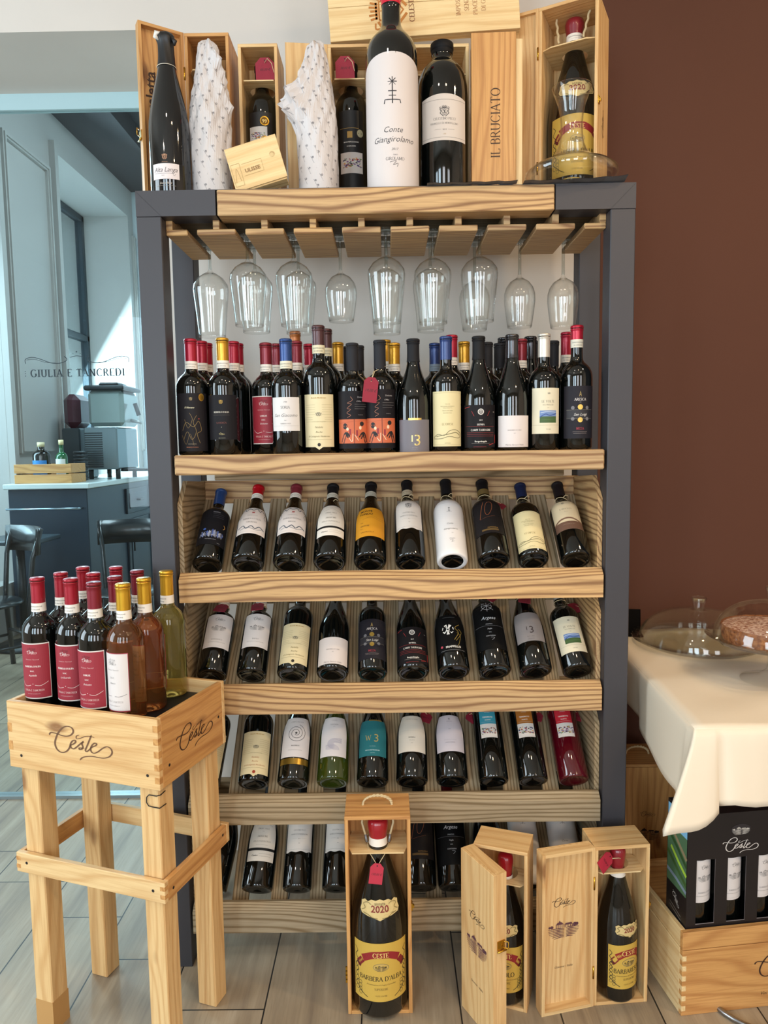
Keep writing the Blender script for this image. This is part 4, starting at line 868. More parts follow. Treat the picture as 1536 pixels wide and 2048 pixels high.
# bistro chairs
def bistro(label, x, y, rz_, S=1.0):
    c = thing('bistro_chair', label, 'chair', (x, y, 0), rz_, 'black bistro chairs behind the glass')
    bk = mat('15191c', .3, 0, .3)
    mb = MB(); mb.lathe([(0, .44), (.19, .445), (.215, .455), (.20, .468), (0, .462)], bk, 28); mb.build('seat', c)
    for sx in (-1, 1):
        mb = MB(); mb.tube([(sx*.17, -.17, .0), (sx*.15, -.15, .45)], .016, bk); mb.build('leg', c)
        mb = MB(); mb.tube([(sx*.19, .22, 0), (sx*.17, .19, .45), (sx*.185, .22, .72), (sx*.21, .27, .90)], [.016, .017, .016, .014], bk); mb.build('back_post', c)
    v = []; f = []
    for i in range(13):
        a = -1.15+2.3*i/12; X_ = .235*sin(a); Y_ = .30-.11*(1-cos(a))*1.2
        v += [(X_, Y_, .74), (X_, Y_+.012, .90), (X_*1.02, Y_+.026, .90), (X_*1.02, Y_+.016, .74)]
        if i:
            k = 4*i; f += [(k-4, k, k+1, k-3), (k-3, k+1, k+2, k-2), (k-2, k+2, k+3, k-1), (k-1, k+3, k, k-4)]
    f += [(0, 1, 2, 3), (51, 50, 49, 48)]
    mb = MB(); mb.add(v, f, bk, True); mb.build('back_rail', c)
    mb = MB(); mb.tube([(-.16, -.16, .2), (.16, -.16, .2)], .009, bk); mb.tube([(-.16, -.16, .2), (-.18, .2, .2)], .009, bk); mb.tube([(.16, -.16, .2), (.18, .2, .2)], .009, bk); mb.tube([(-.18, .2, .24), (.18, .2, .24)], .009, bk); mb.build('stretcher', c)
    return c
bistro('black bistro chair at the left edge behind the glass partition', -2.44, 2.44, radians(-40))
bistro('black bistro chair facing the dark sideboard', -1.68, 2.75, radians(12))
bistro('black bistro chair half hidden behind the rack post', -1.02, 1.85, radians(-62))
tb = thing('bistro_table', 'dark bistro table at the left edge behind the glass', 'table', (-2.57, 3.14, 0))
mb = MB(); mb.box(-.2, .2, -.2, .2, .74, .77, mat('39454c', .3), .006); mb.build('tabletop', tb)
mb = MB(); mb.tube([(0, 0, .02), (0, 0, .74)], .03, mat('15191c', .4)); mb.lathe([(0, .0), (.2, .0), (.2, .015), (.03, .04), (0, .04)], mat('15191c', .4), 24); mb.build('pedestal', tb)

# ================================================================== THE WINE RACK
H = 1.9884; PW = .06; DB = .283; DT = .343
rack = thing('wine_rack', 'tall wine rack of dark steel posts and weathered timber shelves by the wall', 'wine rack', (0, 0, 0))
RX, RY, RZ = wood('rustic', 0), wood('rustic', 1), wood('rustic', 2)
for sx in (-1, 1):
    for y0 in (0, DB):
        mb = MB(); a, b = sorted((sx*.6, sx*(.6-PW))); mb.box(a, b, y0, y0+PW, 0, H-PW if y0 == 0 else H, METAL, .002); mb.build('post', rack)
    # mitred corner sleeve of the top rail
    mb = MB(); P_ = [(sx*.6, H-PW), (sx*(.6-PW), H-PW), (sx*(.6-PW), H-PW), (sx*.408, H-PW), (sx*.408, H), (sx*.6, H)]
    P_ = [(sx*.6, H-PW), (sx*.408, H-PW), (sx*.408, H), (sx*.6, H)]
    if sx > 0: P_ = P_[::-1]
    mb.prism(P_, 1, 0, PW, METAL)
    mb.build('corner_sleeve', rack)
    mb = MB(); v, f = ribbon([(sx*.5985, H-.002), (sx*(.6-PW), H-PW)], .0012); mb.flat(v, f, lambda a, b: (a, -.0004, b), mat('2c2a2e', .6)); mb.build('weld_seam', rack)
mb = MB(); mb.box(-.404, .405, -.001, PW, H-PW-.001, H-.001, RX, .002); mb.build('top_rail', rack)
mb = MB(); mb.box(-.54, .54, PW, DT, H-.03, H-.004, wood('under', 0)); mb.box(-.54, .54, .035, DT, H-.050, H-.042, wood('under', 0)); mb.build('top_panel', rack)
GLASS_STEM = thin_glass('stem_glass', (.80, .83, .82, 1), (.16, .18, .18, 1))
# stemware hanger: nine slots between T-shaped runners
RZ0 = 1.893; pitch = .1178; xs0 = [-.54+.0]+[-.471+pitch*i for i in range(9)]
UN = wood('under', 0)
mb = MB()
slots = []
cx_ = [-.54, *[-.4165+.1190*i for i in range(8)], .54]
for i, c in enumerate(cx_):
    if i == 0: a, b = -.54, -.487
    elif i == 9: a, b = .487, .54
    else: a, b = c-.0475, c+.0475
    mb = MB(); mb.box(a, b, .035, .268, RZ0, RZ0+.014, RX, .002); 
    u = c if 0 < i < 9 else (a+.008 if i == 0 else b-.008)
    mb.box(u-.008, u+.008, .036, .267, RZ0+.014, H-.0505, RX, .001)
    mb.build('glass_runner', rack)
slots = []
edges = [(-.54, -.487)]+[(c-.0475, c+.0475) for c in cx_[1:9]]+[(.487, .54)]
slots = [(edges[i][1]+edges[i+1][0])/2 for i in range(9)]
# flat shelf for standing bottles
SZ = 1.354
mb = MB(); mb.box(-.533, .533, -.001, .04, SZ-.049, SZ+.0005, RX, .003); mb.build('shelf_edge', rack)
mb = MB()
mb.box(-.538, .538, .041, DT-.002, SZ-.03, SZ-.001, RX, .002); mb.build('shelf_board', rack)
mb = MB(); mb.box(-.5, .5, .27, .30, SZ-.075, SZ-.032, wood('grey', 0), .002); mb.build('shelf_batten', rack)
# four slanted trays
TR = [1.0409, .7476, .451, .1546]; FH = [.058, .058, .0575, .060]
TH = radians(44)
for zi, (zr, fh) in enumerate(zip(TR, FH)):
    kx, kz = ('rustic', 'rustic') if zi < 2 else ('grey', 'grey')
    WX = wood(kx, 0)
    mb = MB(); mb.prism([(-.001, zr-fh), (-.001, zr-.001), (.001, zr+.001), (.017, zr+.016), (.028, zr+.014), (.03, zr-fh)], 0, -.5345, .5345, WX); mb.build('front_rail', rack)
    mb = MB(); mb.box(-.527, .527, .262, .278, zr+.172, zr+.237, wood('grey' if zi else 'rustic', 0), .002); mb.build('back_rail', rack)
    for sx in (-1, 1):
        WS = wood('grey' if sx < 0 or zi > 1 else 'rustic', 1)
        mb = MB(); a, b = sorted((sx*.539, sx*.527))
        mb.prism([(.031, zr-.03), (.031, zr+.19), (.087, zr+.246), (.252, zr+.236), (.279, zr+.237), (.279, zr+.16), (.10, zr-.03)], 0, a, b, WS); mb.build('side_plank', rack)
    for i in range(11):
        x = .1055*(i-5); x = max(-.5045, min(.5045, x)); mb = MB()
        d = Vector((0, cos(TH), sin(TH))); n_ = Vector((0, -sin(TH), cos(TH))); p = Vector((0, .0505, zr-.018))
        L_ = .292; T_ = Matrix(((1, 0, 0, x), (0, d.y, n_.y, p.y), (0, d.z, n_.z, p.z), (0, 0, 0, 1)))
        T_ = Matrix(((1, 0, 0, x), (0, d.y, n_.y, p.y), (0, d.z, n_.z, p.z), (0, 0, 0, 1)))
        mb.box(-.022, .022, 0, L_, -.012, 0, wood('grey', 1), .001)
        o = mb.build('slat', rack); o.matrix_local = T_

# ------------------------------------------------------------------ stemware
GP = {
 'big':   [(.0355, .0), (.0362, .012), (.0405, .06), (.0455, .11), (.0470, .128), (.0455, .142), (.034, .160), (.018, .172), (.008, .177), (.0046, .183), (.0041, .20), (.0041, .228), (.005, .236), (.016, .2405), (.034, .2425), (.036, .2440), (.0, .2450)],
 'round': [(.0315, .0), (.034, .015), (.0385, .05), (.0410, .075), (.0405, .095), (.036, .112), (.026, .128), (.012, .138), (.006, .143), (.0044, .15), (.0041, .17), (.0041, .228), (.005, .236), (.016, .2405), (.033, .2425), (.035, .2440), (.0, .2450)],
}
_GM = {}
def wine_glass(kind, label, x, y, h, rot=0):
    if kind not in _GM:
        P = GP[kind]; nb = 10
        mb = MB(); out = P[:nb]; inn = [(max(0, r-.0009), z) for r, z in P[:nb-2]][::-1]
        top_z = P[nb-1][1]
        mb.lathe([(0, P[nb-3][1]-.004)]+inn+out, GLASS, 40, cap=False); b = mb
        root = thing('wine_glass', label, 'wine glass')
        b.build('bowl', root); mb = MB(); mb.lathe(P[nb-1:13], GLASS_STEM, 20, cap=False); mb.build('stem', root)
        mb = MB(); mb.lathe([(0, .2395)]+P[12:], GLASS_STEM, 36, cap=False); mb.build('foot', root)
        _GM[kind] = root
    else: root = dup(_GM[kind], label)
    s = h/.245; root.scale = (1.02, 1.02, s); root.location = (x, y, RZ0+.0145-.2425*s); root.rotation_euler = (0, 0, rot)
    root['group'] = 'stem glasses hanging under the rack top'
    return root
pl = ['first', 'second', 'third', 'fourth', 'fifth', 'sixth', 'seventh', 'eighth', 'ninth']
for i, (s, y, kind, h, where) in enumerate([(0, .205, 'big', .238, ''), (1, .118, 'big', .225, 'front '), (1, .218, 'big', .226, 'rear '), (2, .115, 'big', .227, 'front '), (2, .215, 'big', .232, 'rear '), (3, .135, 'round', .214, ''),
        (4, .085, 'big', .228, 'front '), (4, .188, 'big', .240, 'rear '), (5, .105, 'big', .228, 'front '), (5, .208, 'big', .232, 'rear '), (6, .100, 'big', .226, 'front '), (6, .205, 'round', .232, 'rear '), (7, .19, 'round', .228, ''), (8, .20, 'round', .229, '')]):
    sh = 'wide angular' if kind == 'big' else 'rounded'
    wine_glass(kind, '%s%s wine glass hanging upside down in the %s slot from the left' % (where, sh, pl[s]), slots[s], y, h)

# ------------------------------------------------------------------ bottles standing on the flat shelf
FRONT = [
 ('knight', 380.5, 679, 'black-labelled bottle with crimson capsule and round gold medal, at the left end'),
 ('rocca', 444, 677, 'black-labelled bottle with gold capsule, second in the standing front row'),
 ('redlangue', 531, 687, 'bottle with deep red label, half hidden behind the blue-capped white-label bottle'),
 ('soria', 571, 679, 'blue-capped bottle with square white label on the standing shelf'),
 ('nobilis', 636, 652, 'tall bottle with brown capsule and long cream pointed label on standing shelf'),
 ('couple', 704, 687, 'black-capped bottle with orange cartoon-couple label, without a price tag'),
 ('couple', 759, 682, 'black-capped bottle with orange cartoon-couple label, wearing a red price tag'),
 ('thirteen', 826, 679, 'slope-shouldered black bottle with grey label and large gold numeral'),
 ('difese', 891.5, 674, 'blue-capped bottle with tall cream label showing a hill drawing, standing'),
 ('campi', 957, 674, 'slope-shouldered bottle with black label, round white seal and red lines, standing'),
 ('madonna', 1024, 670, 'slope-shouldered bottle with steel-grey capsule and low blank white label, standing'),
 ('volte', 1088, 668, 'standing bottle with white capsule and cream label with landscape picture'),
 ('aresca', 1154, 652, 'bottle with bright red capsule and black label with gold crest, right end')]
YF = {0: .058, 2: .074, 3: .052}
for i, (k, px, py, lb) in enumerate(FRONT):
    y = .070 if i != 2 else .120
    if i == 3: y = .055
    p = U(px, py, Y=y); bottle(k, round(p.z-SZ, 3), lb, (p.x, y, SZ), radians({0: 8, 2: -6}.get(i, 0)), 'wine bottles standing in the front row')
BACK = [('plainred', 402, 683.5, 2), ('plainred', 413, 687, 3), ('plaingold', 424, 690, 4), ('plainred', 466, 683.5, 2), ('plainred', 475, 688, 3), ('plaingold', 483, 689, 4), ('plaindred', 552, 689, 3), ('plaindred', 592, 683, 2),
 ('plainorange', 590, 664, 4), ('plainred', 618, 689, 3), ('plainbrown', 650, 659, 2), ('plaingold', 659, 686, 3), ('plainblack', 683, 694, 4), ('plainblack', 716, 692, 2), ('plaingold', 770, 681, 3), ('plaingold', 788, 687, 2), ('plainblue', 869.6, 687, 3),
 ('plainred', 903, 671.6, 2), ('plaingold', 928, 684.5, 3), ('plainblack', 973.6, 686, 2), ('plainblack', 999, 687.5, 3), ('plainshiny', 1007, 676.6, 4), ('plaindred', 1042, 679, 2), ('plainshiny', 1061, 674, 3), ('plainblack', 1078, 683, 4), ('plainblack', 1106, 682.5, 2),
 ('plainshiny', 1121, 673, 4), ('plainred', 1138, 665.5, 3)]
capn = {'plainred': 'crimson', 'plaindred': 'dark red', 'plaingold': 'gold', 'plainorange': 'tall orange', 'plainbrown': 'brown', 'plainblack': 'matte black', 'plainblue': 'blue', 'plainshiny': 'glossy black'}
cnt = {}
YR = {2: .152, 3: .232, 4: .309}
placed = [(U(px, py, Y=.07).x, .07) for k, px, py, lb in FRONT]
for k, px, py, row in BACK:
    y = YR[row]; p = U(px, py, Y=y); x = p.x
    for (x2, y2) in placed:
        if abs(y2-y) < .079 and abs(x-x2) < .0795:
            need = sqrt(max(0, .0795**2-(y-y2)**2))
            if abs(x-x2) < need: x = x2+(need if x > x2 else -need)
    placed.append((x, y))
    cnt[row] = cnt.get(row, 0)+1
    o_ = ['first', 'second', 'third', 'fourth', 'fifth', 'sixth', 'seventh', 'eighth', 'ninth', 'tenth', 'eleventh', 'twelfth'][cnt[row]-1]
    bottle(k, round(p.z-SZ, 3), '%s capped bottle behind the front row, %s from left in the %s row' % (capn[k], o_, {2: 'second', 3: 'third', 4: 'rear'}[row]), (x, y, SZ), 0, 'bottles in the back rows of the standing shelf')

# ------------------------------------------------------------------ bottles lying on the slanted trays
def tilted(kind, zr, bx, tx, ty, Hb, label, group, spin=0, by=None):
    R = T[kind]['R']; d = Vector((0, cos(TH), sin(TH))); n_ = Vector((0, -sin(TH), cos(TH)))
    base = Vector((0, .0725, zr-.001)) + n_*(R+.0015)
    py = {0: 1126, 1: 1350, 2: 1572, 3: 1790}[TR.index(zr)]
    base.x = U(bx, py, Y=base.y).x
    best = None
    for j in range(60):
        t_ = .02+.3*j/59; q = base+d*t_; v = q-CAM; yy = 1024-F_PX*v.dot(UP)/v.dot(_fwd)
        if best is None or abs(yy-ty) < best[0]: best = (abs(yy-ty), t_)
    t_ = best[1]; q = base+d*t_; dx = (U(tx, ty, Y=q.y).x-base.x)/t_
    dx = max(-.12, min(.12, dx))
    ax = (d+Vector((dx, 0, 0))).normalized(); ex = ax.cross(n_).normalized(); ex = ex if ex.x > 0 else -ex; yy = ax.cross(ex)
    M = Matrix(((ex.x, yy.x, ax.x, base.x), (ex.y, yy.y, ax.y, base.y), (ex.z, yy.z, ax.z, base.z), (0, 0, 0, 1)))
    b = bottle(kind, Hb, label, None, radians(spin), group, M)
    return M, R
ROWS = [
 (0, [('night', 414, 442, 988, .258, 'blue-capped bottle with dark night-town label, left end of the top slanted tray', 10),
      ('alba', 495, 517, 980, .268, 'bottle sealed in bright red wax with floral white label, top slanted tray', 6),
      ('riserva', 578, 593, 980, .268, 'bottle sealed in dusty red wax with floral white label, top slanted tray', 5),
      ('stelle', 659, 666, 980, .268, 'black-capped bottle with split white label beside the yellow-labelled bottle', 3),
      ('yellow', 740, 742, 976, .272, 'bottle with large yellow-orange label on the top slanted tray', 0),
      ('pecci', 821, 813.5, 970, .280, 'black-capped bottle with crest on white label, top slanted tray', 0),
      ('conte', 905, 891, 968, .282, 'bottle wrapped wholly in white with star mark on the top slanted tray', -2),
      ('ten', 988, 964, 971, .276, 'all-black bottle with copper numeral ten on the top slanted tray', -6),
      ('difese_n', 1067, 1041, 981, .264, 'navy-capped bottle with tall cream hill-drawing label on the top tray', -8),
      ('bruciato', 1152, 1116, 979, .266, 'bottle with cream and brown banded label, right end of top slanted tray', -10)]),
 (1, [('barbaresco', 423, 449, 1207, .270, 'white-labelled bottle with signature and hill drawing, left end of second tray', 10),
      ('barolo', 502.6, 523, 1207, .270, 'white-labelled bottle with signature, second from left on the second tray', 8),
      ('nobilis', 584.6, 601, 1207, .29, 'bottle with long cream pointed label on the second slanted tray', 5),
      ('madonna', 665, 671, 1207, .291, 'slope-shouldered bottle with blank white label on the second slanted tray', 3),
      ('aresca', 745, 744, 1207, .285, 'bottle with black label and gold crest on the second slanted tray', 0),
      ('campi', 826.7, 819.5, 1207, .288, 'bottle with black and red lettered label on the second slanted tray', 0),
      ('frappe', 908, 891.7, 1207, .285, 'black bottle with large white flower on the second slanted tray', -3),
      ('argese', 990, 969, 1207, .29, 'black bottle with white handwriting etched on it, second slanted tray', -5),
      ('thirteen2', 1072, 1045, 1207, .285, 'bottle with grey-beige label and dark numeral on the second slanted tray', -7),
      ('volte', 1156, 1119.5, 1207, .275, 'bottle with landscape picture label, right end of the second slanted tray', -10)]),
 (2, [('nymph', 408, 436, 1430, .285, 'cream-labelled bottle half hidden by the stool, left end of third tray', 10),
      ('nymph', 507, 520, 1430, .285, 'bottle with cream label and red seal on the third slanted tray', 7),
      ('selection', 586, 598, 1430, .285, 'bottle with white spiral label and gold band on the third tray', 4),
      ('maze', 665, 671, 1430, .285, 'green glass bottle with maze-lined white label on the third tray', 2),
      ('teal', 745, 747, 1430, .285, 'bottle with teal label and gold letters on the third slanted tray', 0),
      ('cream', 824, 823, 1430, .28, 'bottle with plain cream label on the third slanted tray', 0),
      ('lilac', 904.6, 896, 1430, .28, 'bottle with plain pale lilac label on the third slanted tray', -2),
      ('mosblue', 987.7, 972, 1430, .28, 'black bottle with blue mosaic label on the third slanted tray', -4),
      ('mosorange', 1066.5, 1045, 1430, .28, 'black bottle with orange mosaic label on the third slanted tray', -6),
      ('mosred', 1148, 1122, 1430, .28, 'red bottle with red mosaic label, right end of third tray', -8)]),
 (3, [('plainshiny', 422, 452, 1655, .28, 'dark bottle behind the stool leg, left end of the lowest tray', 0),
      ('stelle', 514, 531, 1655, .285, 'bottle with split white label, second from left on the lowest tray', 5),
      ('pecci', 594, 602, 1655, .29, 'bottle with crested white label, left one of two alike on lowest tray', 3),
      ('pecci', 673, 678, 1655, .29, 'bottle with crested white label, partly behind the tall open box, lowest tray', 2),
      ('ten', 842, 838, 1655, .29, 'all-black bottle right of the tall open box on the lowest tray', 0),
      ('argese', 909, 899, 1655, .30, 'black etched bottle right of the tall open box on the lowest tray', -2),
      ('plainshiny', 985, 972, 1655, .29, 'dark bottle behind the opened box lid on the lowest tray', 0),
      ('conte', 1059, 1044, 1655, .31, 'white-wrapped bottle behind the left small box on the lowest tray', -4),
      ('conte', 1141, 1122, 1655, .31, 'white-wrapped bottle with star mark, right end of the lowest tray', -4)])]
TM = {}
for zi, rows in ROWS:
    for (k, bx, tx, ty, Hb, lb, sp) in rows:
        TM[(zi, round(bx))] = tilted(k, TR[zi], bx, tx, ty, Hb, lb, 'wine bottles lying on the slanted trays', sp) + (Hb,)

# ================================================================== WOODEN BOTTLE BOXES
def wine_box(label, W, D, Hh, loc, rz, kind='pine', ledge=None, door=None, side_print=None, front=None, rope=None, hinges=None, latch=None, hole=True, name='bottle_box', panels='open', ledge_d=.55):
    """box open at the front (local -Y). door = dict(side, angle, depth, print, inside)"""
    b = thing(name, label, 'wooden box', loc, rz, 'wooden bottle boxes')
    t = .0085; wz, wx, wy = wood(kind, 2), wood(kind, 0), wood(kind, 1)
    mb = MB(); mb.box(t, W-t, D-t, D, t, Hh-t, wz, .0006); mb.build('back_panel', b)
    mb = MB(); mb.box(0, t, 0, D, 0, Hh-t, wz, .0008); mb.build('side_panel', b)
    mb = MB(); mb.box(W-t, W, 0, D, 0, Hh-t, wz, .0008)
    if side_print: plane_print(mb, (W, .01, .02), (0, 1, 0), (0, 0, 1), side_print, D-.02, Hh-.04)
    mb.build('side_panel', b)
    mb = MB(); mb.box(0, W, 0, D, Hh-t, Hh, wx, .0008); mb.build('top_panel', b)
    mb = MB(); mb.box(t, W-t, 0, D-t, 0, t, wx, .0006); mb.build('bottom_panel', b)
    if ledge:
        z = ledge; mb = MB(); cx, cy, r = W/2, D*.58, .034; n = 24; y0 = .004; y1 = D-t-.001
        ov = [(t, y0+.02), (t+.02, y0), (W-t-.02, y0), (W-t, y0+.02), (W-t, y1), (t, y1)]
        outer = []
        for i in range(n):
            a = 2*pi*i/n-pi/2; dx, dy = cos(a), sin(a)
            s_ = min([((W-t-cx)/dx) if dx > 1e-6 else 9, ((t-cx)/dx) if dx < -1e-6 else 9, ((y1-cy)/dy) if dy > 1e-6 else 9, ((y0-cy)/dy) if dy < -1e-6 else 9])
            outer.append((cx+dx*s_, cy+dy*s_))
        inner = [(cx+r*cos(2*pi*i/n-pi/2), cy+r*sin(2*pi*i/n-pi/2)) for i in range(n)]
        vs = [(x, y, zz) for zz in (z, z+.003) for (x, y) in outer+inner]; fs = []
        for i in range(n):
            j = (i+1) % n
            fs += [(i, n+i, n+j, j), (2*n+i, 2*n+j, 3*n+j, 3*n+i), (i, j, 2*n+j, 2*n+i), (n+i, 3*n+i, 3*n+j, n+j)]
        mb.add(vs, fs, wood('pale', 0)); mb.build('neck_ledge', b)
    if rope:
        mb = MB(); ry = D*.5
        pts = [(W/2-.035, ry, Hh-.03), (W/2-.035, ry, Hh)]+[(W/2-.035*cos(pi*i/10), ry, Hh+.004+.020*sin(pi*i/10)) for i in range(11)]+[(W/2+.035, ry, Hh), (W/2+.035, ry, Hh-.03)]
        tw = []
        for ph in (0, pi):
            q = []
            for i in range(len(pts)-1):
                for j in range(4):
                    p = Vector(pts[i]).lerp(Vector(pts[i+1]), j/4); a = (i*4+j)*.9+ph; q.append(p+Vector((.0012*cos(a), .0016*sin(a), .0016*cos(a))))
            mb.tube(q, .0022, ROPE, 6)
        for s in (-1, 1):
            mb.tube([(W/2+s*.035, ry, Hh-.012), (W/2+s*.038, ry-.01, Hh-.04), (W/2+s*.030, ry-.018, Hh-.065)], .0028, ROPE, 6); mb.tube([(W/2+s*.030, ry-.018, Hh-.065), (W/2+s*.027, ry-.022, Hh-.082)], .003, mat('8a8c90', .4, .5), 6)
        mb.build('rope_handle', b)
    if latch:
        sx, z = latch; mb = MB(); x = 0 if sx < 0 else W; e = -.003 if sx < 0 else .003
        mb.box(x, x+e, .003, .017, z-.009, z+.009, BRASS); mb.box(x+e, x+2.4*e, .006, .013, z-.004, z+.003, BRASS); mb.build('catch', b)
    if door:
        dd = door.get('depth', .035); side = door['side']; ang = door['angle']
        d = None; mb = MB(); dt = .008
        # local door frame: hinge on Z axis at origin, extends +X, closed occupies y in [-dd, 0]
        mb.box(0, W, -dd, -dd+dt, 0, Hh, wz, .0008)
        if dd > .012:
            mb.box(0, dt, -dd+dt, 0, 0, Hh, wz); mb.box(W-dt, W, -dd+dt, 0, 0, Hh, wz)
            mb.box(dt, W-dt, -dd+dt, 0, Hh-dt, Hh, wx); mb.box(dt, W-dt, -dd+dt, 0, 0, dt, wx)
        if door.get('outside'): plane_print(mb, (.008, -dd, .01), (1, 0, 0), (0, 0, 1), door['outside'], W-.016, Hh-.02)
        if door.get('inside'): plane_print(mb, (W-.008, -dd+dt, .01), (-1, 0, 0), (0, 0, 1), door['inside'], W-.016, Hh-.02)
        d = mb.build('lid', b); d.location = (0, -.001, 0); d.rotation_euler = (0, 0, -radians(ang))
        if door.get('latch'):
            z = door['latch']; mb = MB(); mb.box(W, W+.002, -.026, -.006, z-.010, z+.012, BRASS); mb.tube([(W+.004, -.027, z-.012), (W+.004, -.002, z-.012)], .0022, BRASS, 8)
            mb.tube([(W+.005, -.012, z+.012), (W+.013, -.004, z+.012), (W+.013, -.004, z-.004), (W+.005, -.012, z-.004)], .0015, BRASS, 6); mb.build('clasp', d)
        for z in (Hh*.22, Hh*.78):
            mb = MB(); mb.tube([(-.0015, -.002, z-.016), (-.0015, -.002, z+.016)], .0022, BRASS, 8); mb.build('hinge', b)
    return b
def boxprint(rot=0): return [('logo', 0, .66, 28, '30201c', rot), ('hill', 0, .50, 42, '5a3540', rot, 1.0), ('t', 'Govone - Italia', 0, .225, 5.6, '4a3028', 'i', .7)]

GIANT = {}
def yellow_items(name, u_off=0):
    return [('r', -1, 0, 1, 1, 'c7a347'), ('l', smooth2([(-.62, .72), (-.30, .80), (.0, .815), (.3, .80), (.62, .72)], 6), 17, '8c1f22'),
     ('l', [(-.80, .60), (-.62, .70)], 15, '7a181c'), ('l', [(.80, .60), (.62, .70)], 15, '7a181c'), ('l', [(-.86, .62), (-.70, .56)], 7, '5a1014'), ('l', [(.86, .62), (.70, .56)], 7, '5a1014'),
     ('t', 'CESTE', 0, .765, 11, 'e3c873', 'w', .56), ('e', 0, .60, 19, 10, '8a7a4c'), ('e', 0, .60, 17.6, 8.8, 'c2a25a'), ('hill', 0, .60, 15, '4a4030', 0, .9),
     ('t', name, 0, .36, 11, '2e2616', 'w', .74), ('t', 'Denominazione di Origine Controllata', 0, .285, 3.2, '4a3e22', 'i', .62), ('t', 'Superiore', 0, .20, 5.2, '4a3e22', 's', .32), ('t', 'CESTE GOVONE', 0, .09, 3.2, '4a3e22', 's', .34),
     *[('l', smooth2([(s*.94, .86), (s*.82, .80), (s*.93, .72), (s*.80, .64), (s*.92, .56), (s*.80, .48), (s*.93, .40), (s*.78, .32), (s*.92, .24), (s*.74, .16), (s*.60, .10), (s*.45, .06)], 4), 1.6, '3e3820') for s in (-1, 1)],
     *[('l', arc(s*.86, v, .07, .035, 0, 360, 10), 1.0, '4a4226') for s in (-1, 1) for v in (.16, .24, .32, .40, .48, .56)], *[('l', arc(s*.72, v, .06, .03, 0, 360, 10), 1.0, '5a5030') for s in (-1, 1) for v in (.10, .16, .22, .28)]]
def giant_bottle(label, Hb, R, loc, spin, name, lab=(.10, .41), ribbon_z=.50, cap='9c1020', year='2020', capH=.905, tagit=False):
    r = thing('large_wine_bottle', label, 'bottle', loc, spin, 'oversized bottles shown in wooden boxes')
    mb = MB()
    P = [(.0, .04), (.45, .03), (.72, .01), (.88, 0), (.96, .004), (1.0, .02), (1.0, .30), (1.0, .42), (.985, .47), (.94, .525), (.865, .58), (.76, .635), (.645, .685), (.53, .735), (.43, .785), (.355, .83), (.31, .87), (.295, .92), (.295, .975), (.32, .98), (.32, .992), (.29, 1), (0, 1)]
    mb.lathe([(a*R, b*Hb) for a, b in P], BLACKGLASS, 56, cap=False); mb.build('bottle_body', r)
    Q = P[4:]
    def rf(z):
        q = z/Hb
        for (r0, z0), (r1, z1) in zip(Q, Q[1:]):
            if z0 <= q <= z1 and z1 > z0: return R*(r0+(r1-r0)*(q-z0)/(z1-z0))
        return R
    lo = capH*Hb; mb = MB(); k = R*.295
    mb.lathe([(k+.0012, lo), (k+.002, lo+.01), (k+.0045, Hb-.022), (k+.005, Hb-.012), (k+.003, Hb-.002), (k*.7, Hb+.003), (0, Hb+.004)], mat(cap, .28, 0, .5), 36, cap=False); mb.build('wax_capsule', r)
    mb = MB(); h = .018
    mb.lathe([(rf(lo-h)+.001, lo-h), (rf(lo)+.0012, lo+.001)], mat(K, .6), 36, cap=False)
    draw(mb, lambda u, v, off=0: ((k+.0014+off)*sin(u/k), -(k+.0014+off)*cos(u/k), lo-h+v), k*2, h, [('t', 'DENOMINAZIONE', 0, .55, 3.2, '3a3a3a', 'f'), ('t', 'DI ORIGINE', 0, .2, 3, '3a3a3a', 'f')]); mb.build('neck_band', r)
    wrap_label('label', r, R, lab[0]*Hb, (lab[1]-lab[0])*Hb, 2.15*R, mat('c7a347', .5), yellow_items(name)[1:], top=lambda u: -.010*(1-u*u)*0+.002*cos(u*3), rfn=rf)
    # shield-shaped vintage label on the shoulder
    zc = ribbon_z*Hb; n = 40; mb = MB()
    Wd, Hd = R*.72, R*.33
    sh = [(0, -1.15), (.25, -.92), (.55, -.78), (.88, -.62), (1.0, -.25), (.96, .2), (1.0, .55), (.8, .78), (.62, .62), (.45, .84), (.2, .78), (0, .92)]
    sh = sh+[(-x, y) for x, y in sh[::-1][1:-1]]
    def S(u, v, off=0):
        z = zc+v; rr = rf(z)+.0012+off; a = u/rf(zc); return (rr*sin(a), -rr*cos(a), z)
    rings = [[(x*Wd*f_, y*Hd*f_) for x, y in sh] for f_ in (.34, .67, 1.0)]; vv = [(0, 0)]+[p for q in rings for p in q]; m_ = len(sh); ff = []
    for i in range(m_):
        j = (i+1) % m_; ff += [(0, 1+i, 1+j), (1+i, 1+m_+i, 1+m_+j, 1+j), (1+m_+i, 1+2*m_+i, 1+2*m_+j, 1+m_+j)]
    ff = [t_ for t_ in ff]
    mb.flat(vv, ff, lambda a, b: S(a, b), mat('cdb57c', .5))
    draw(mb, lambda u, v, off=0: S(u, v-Hd, off+.0005), Wd*2, Hd*2, [('t', year, 0, .34, R*215, '7c2420', 'b', .46), ('t', 'annata', 0, .68, R*105, '6a5a34', 'f', .34), *[('l', smooth2([(s*.9, .35), (s*.72, .5), (s*.85, .68), (s*.6, .78), (s*.45, .70)], 4), 1.1, '6a5c30') for s in (-1, 1)], *[('l', smooth2([(s*.8, .25), (s*.55, .2), (s*.35, .08), (s*.1, .04)], 4), 1.1, '6a5c30') for s in (-1, 1)]])
    mb.build('vintage_label', r)
    return r, rf

